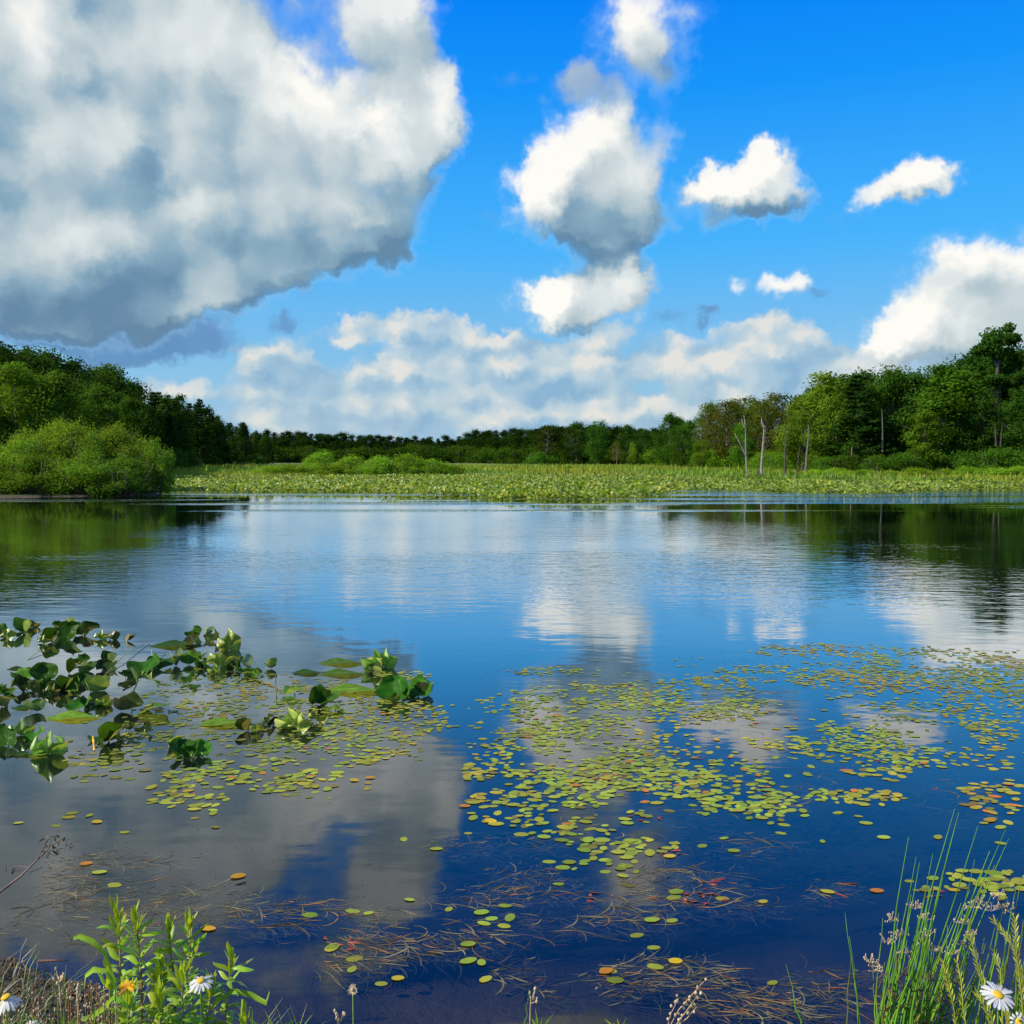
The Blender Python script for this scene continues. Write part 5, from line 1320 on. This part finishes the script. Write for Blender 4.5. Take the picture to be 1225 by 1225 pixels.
# dead twigs at the left ------------------------------------------------------
def twig(name, label, Y, lines, r, color, leaves=()):
    root = root_at(name, lines[0][0][0], Y, label, 'branch', base_z=.02); b0 = Vector(root.location)
    for i, l in enumerate(lines):
        mb = MB(); q = [at(x, y, Y + .01 * i) - b0 for x, y in l]; mb.tube(q, [r * (1 - .7 * j / (len(q) - 1)) * (1 if i == 0 else .55) for j in range(len(q))], 6)
        link('twig', mb.mesh('twig', M_DEADWOOD), root, color=color)
    g = random.Random(2)
    for (x, y) in leaves:
        mb = MB(); p = at(x, y, Y) - b0; d = Vector((g.uniform(-1, 1), g.uniform(-.4, .4), g.uniform(-1, .6))).normalized() * g.uniform(.012, .025)
        mb.blade([p, p + d * .5, p + d], [.001, .0035, .0005], (g.uniform(-1, 1), 1, g.uniform(-1, 1)), .6, col=(.9, .8, .7)); link('dry_leaf', mb.mesh('dry_leaf', M_WEED), root)
twig('dead_branch', 'dead grey brown branch with shrivelled leaves reaching in from the left edge over the water', 2.7,
     [[(-30, 1090), (0, 1067), (25, 1048), (45, 1028), (56, 1006)], [(45, 1028), (58, 1016), (62, 1002)], [(35, 1038), (20, 1036), (8, 1040)], [(52, 1014), (68, 1008), (82, 998)], [(56, 1018), (66, 1024), (72, 1020)]], .0045, (.75, .62, .52),
     [(60+random.uniform(-8, 26), 1008+random.uniform(-10, 18)) for _ in range(30)] + [(12+random.uniform(-8, 8), 1040+random.uniform(-4, 4)) for _ in range(4)])
twig('dead_twig', 'bleached forked twig standing at the lower left shore', 2.75, [[(16, 1168), (24, 1150), (26, 1135), (33, 1121)], [(22, 1153), (30, 1149), (34, 1146)]], .003, (1.5, 1.4, 1.35))
twig('dead_twig', 'small bent pale twig among the litter at the lower left', 2.5, [[(5, 1188), (18, 1176), (26, 1170), (30, 1186), (24, 1196)]], .003, (1.3, 1.1, 1.0))
twig('floating_stick', 'reddish brown stick floating level near the left bank', 3.2, [[(46, 1150), (62, 1149), (82, 1149)]], .006, (.9, .5, .35))

# litter and short growth on the bank -------------------------------------------
def bank_cover():
    g = random.Random(8); mb = MB(); n = 0
    while n < 6500:
        x = g.uniform(-2.6, -.2); y = g.uniform(1.9, 3.6)
        z = ground_z(x, y)
        if z < .003: continue
        n += 1; p = Vector((x, y, z)); th = g.uniform(0, pi)
        if g.random() < .75:
            d = Vector((cos(th), sin(th) * .8, g.uniform(-.05, .5))).normalized() * g.uniform(.015, .06)
            mb.tube([p, p + d * .5 + Vector((0, 0, g.uniform(0, .012))), p + d], g.uniform(.0008, .0022), 4, col=g.choice([(.6, .5, .4), (.35, .27, .25), (.9, .8, .7), (.45, .3, .25), (.7, .5, .4)]), cap=False)
        else:
            mb.ball(p + Vector((0, 0, .004)), g.uniform(.003, .008), 5, 4, col=g.choice([(.4, .3, .25), (1.0, .55, .45), (.6, .45, .4)]))
    tag(link('bank_litter', mb.mesh('bank_litter', M_WEED)), 'brown litter of dead stems and twigs on the bank at the lower left', 'litter', kind='stuff')
    mb = MB(); n = 0
    while n < 7000:
        x = g.uniform(-2.6, .1); y = g.uniform(1.8, 3.2); z = ground_z(x, y)
        if z < .012 or g.random() < (y - 2.0) * .55 + .1: continue
        n += 1; p = Vector((x, y, z)); a = g.uniform(0, 2 * pi); L = g.uniform(.03, .13); d = Vector((cos(a) * .35, sin(a) * .35, 1)).normalized()
        bend = Vector((cos(a), sin(a), -.2)) * L * .35
        mb.blade([p, p + d * L * .6, p + d * L + bend], [.0016, .0014, .0003], (-sin(a), cos(a), 0), .5, col=g.choice([(1, 1, 1), (.8, .9, .8), (1.5, 1.1, .8), (1.9, 1.1, 1.2), (.6, .6, .6)]))
    tag(link('bank_grass', mb.mesh('bank_grass', leafy('bank_grass', (.14, .24, .04), .2, .3, .2, use='tint', nscale=20))), 'short green grass growing through the litter on the bank', 'grass', kind='stuff')
bank_cover()
def bud_plant(px, py, Y, k):
    root = root_at('budding_plant', px + random.uniform(-6, 6), Y, ('small reddish budding stem on the bank, ' + next(t for l_, t in [(20, 'above the half cut daisy at the left edge'), (50, 'above the half hidden daisy'), (80, 'beside the taller white tipped bud'), (105, 'around the second white tipped bud'), (200, 'left of the leafy stalks')] if px < l_)), 'plant', 'small budding plants on the left bank'); b0 = Vector(root.location)
    h = at(px, py, Y) - b0; mb = MB(); mb.tube([(0, 0, 0), (h.x * .6, 0, h.z * .6), h], [.0014, .0012, .0008], 5); link('stem', mb.mesh('stem', M_STEM), root, color=(1.1, .6, .5))
    mb = MB(); g = random.Random(k)
    for q in range(g.randint(5, 9)):
        o = Vector((g.uniform(-.012, .012), g.uniform(-.008, .008), -g.uniform(0, .05))); mb.ball(h + o, g.uniform(.0018, .0032), 6, 4, sc=(.8, .8, 1.3), col=g.choice([(1.5, 1.0, .9), (1.2, .5, .45), (.9, .35, .3)]))
    link('buds', mb.mesh('buds', M_SEED), root, color=(1, 1, 1))
for k in range(34):
    x = random.uniform(-5, 145); bud_plant(x, random.uniform(1168, 1222) if x > 35 else random.uniform(1185, 1222), random.uniform(2.15, 2.5), k)
def grass_tuft(px, py, Y, label, col=(1, 1, 1), n=9, size=.05):
    root = root_at('grass_tuft', px, Y, label, 'grass', None, base_z=at(px, py, Y).z - size); g = random.Random(px)
    for k in range(n):
        mb = MB(); a = g.uniform(-1.1, 1.1); L = size * g.uniform(.7, 1.3); d = Vector((sin(a), g.uniform(-.3, .3), cos(a)))
        mb.blade([(0, 0, 0), d * L * .6, d * L + Vector((sin(a) * L * .1, 0, 0))], [.0016, .0018, .0003], (cos(a), .3, 0), .4); link('blade', mb.mesh('blade', M_HERB), root, color=col)
grass_tuft(644, 1213, 2.2, 'pale green grass tuft peeping over the bottom edge near the centre', (1.6, 1.3, 2.2))
grass_tuft(742, 1219, 2.2, 'small grass tuft at the bottom edge left of the seed spray', (1.5, 1.2, 2.0), 7, .035)
for i, x in enumerate((20, 48, 75, 110, 300, 330)):
    grass_tuft(x, 1214, 2.15, ['green grass tuft in the bottom left corner', 'green grass tuft above the half hidden daisy', 'grass tuft under the white tipped bud', 'grass tuft left of the leafy stalks', 'grass tuft right of the leafy stalks', 'last grass tuft right of the leafy stalks'][i], (1, 1, 1), 10, .055)
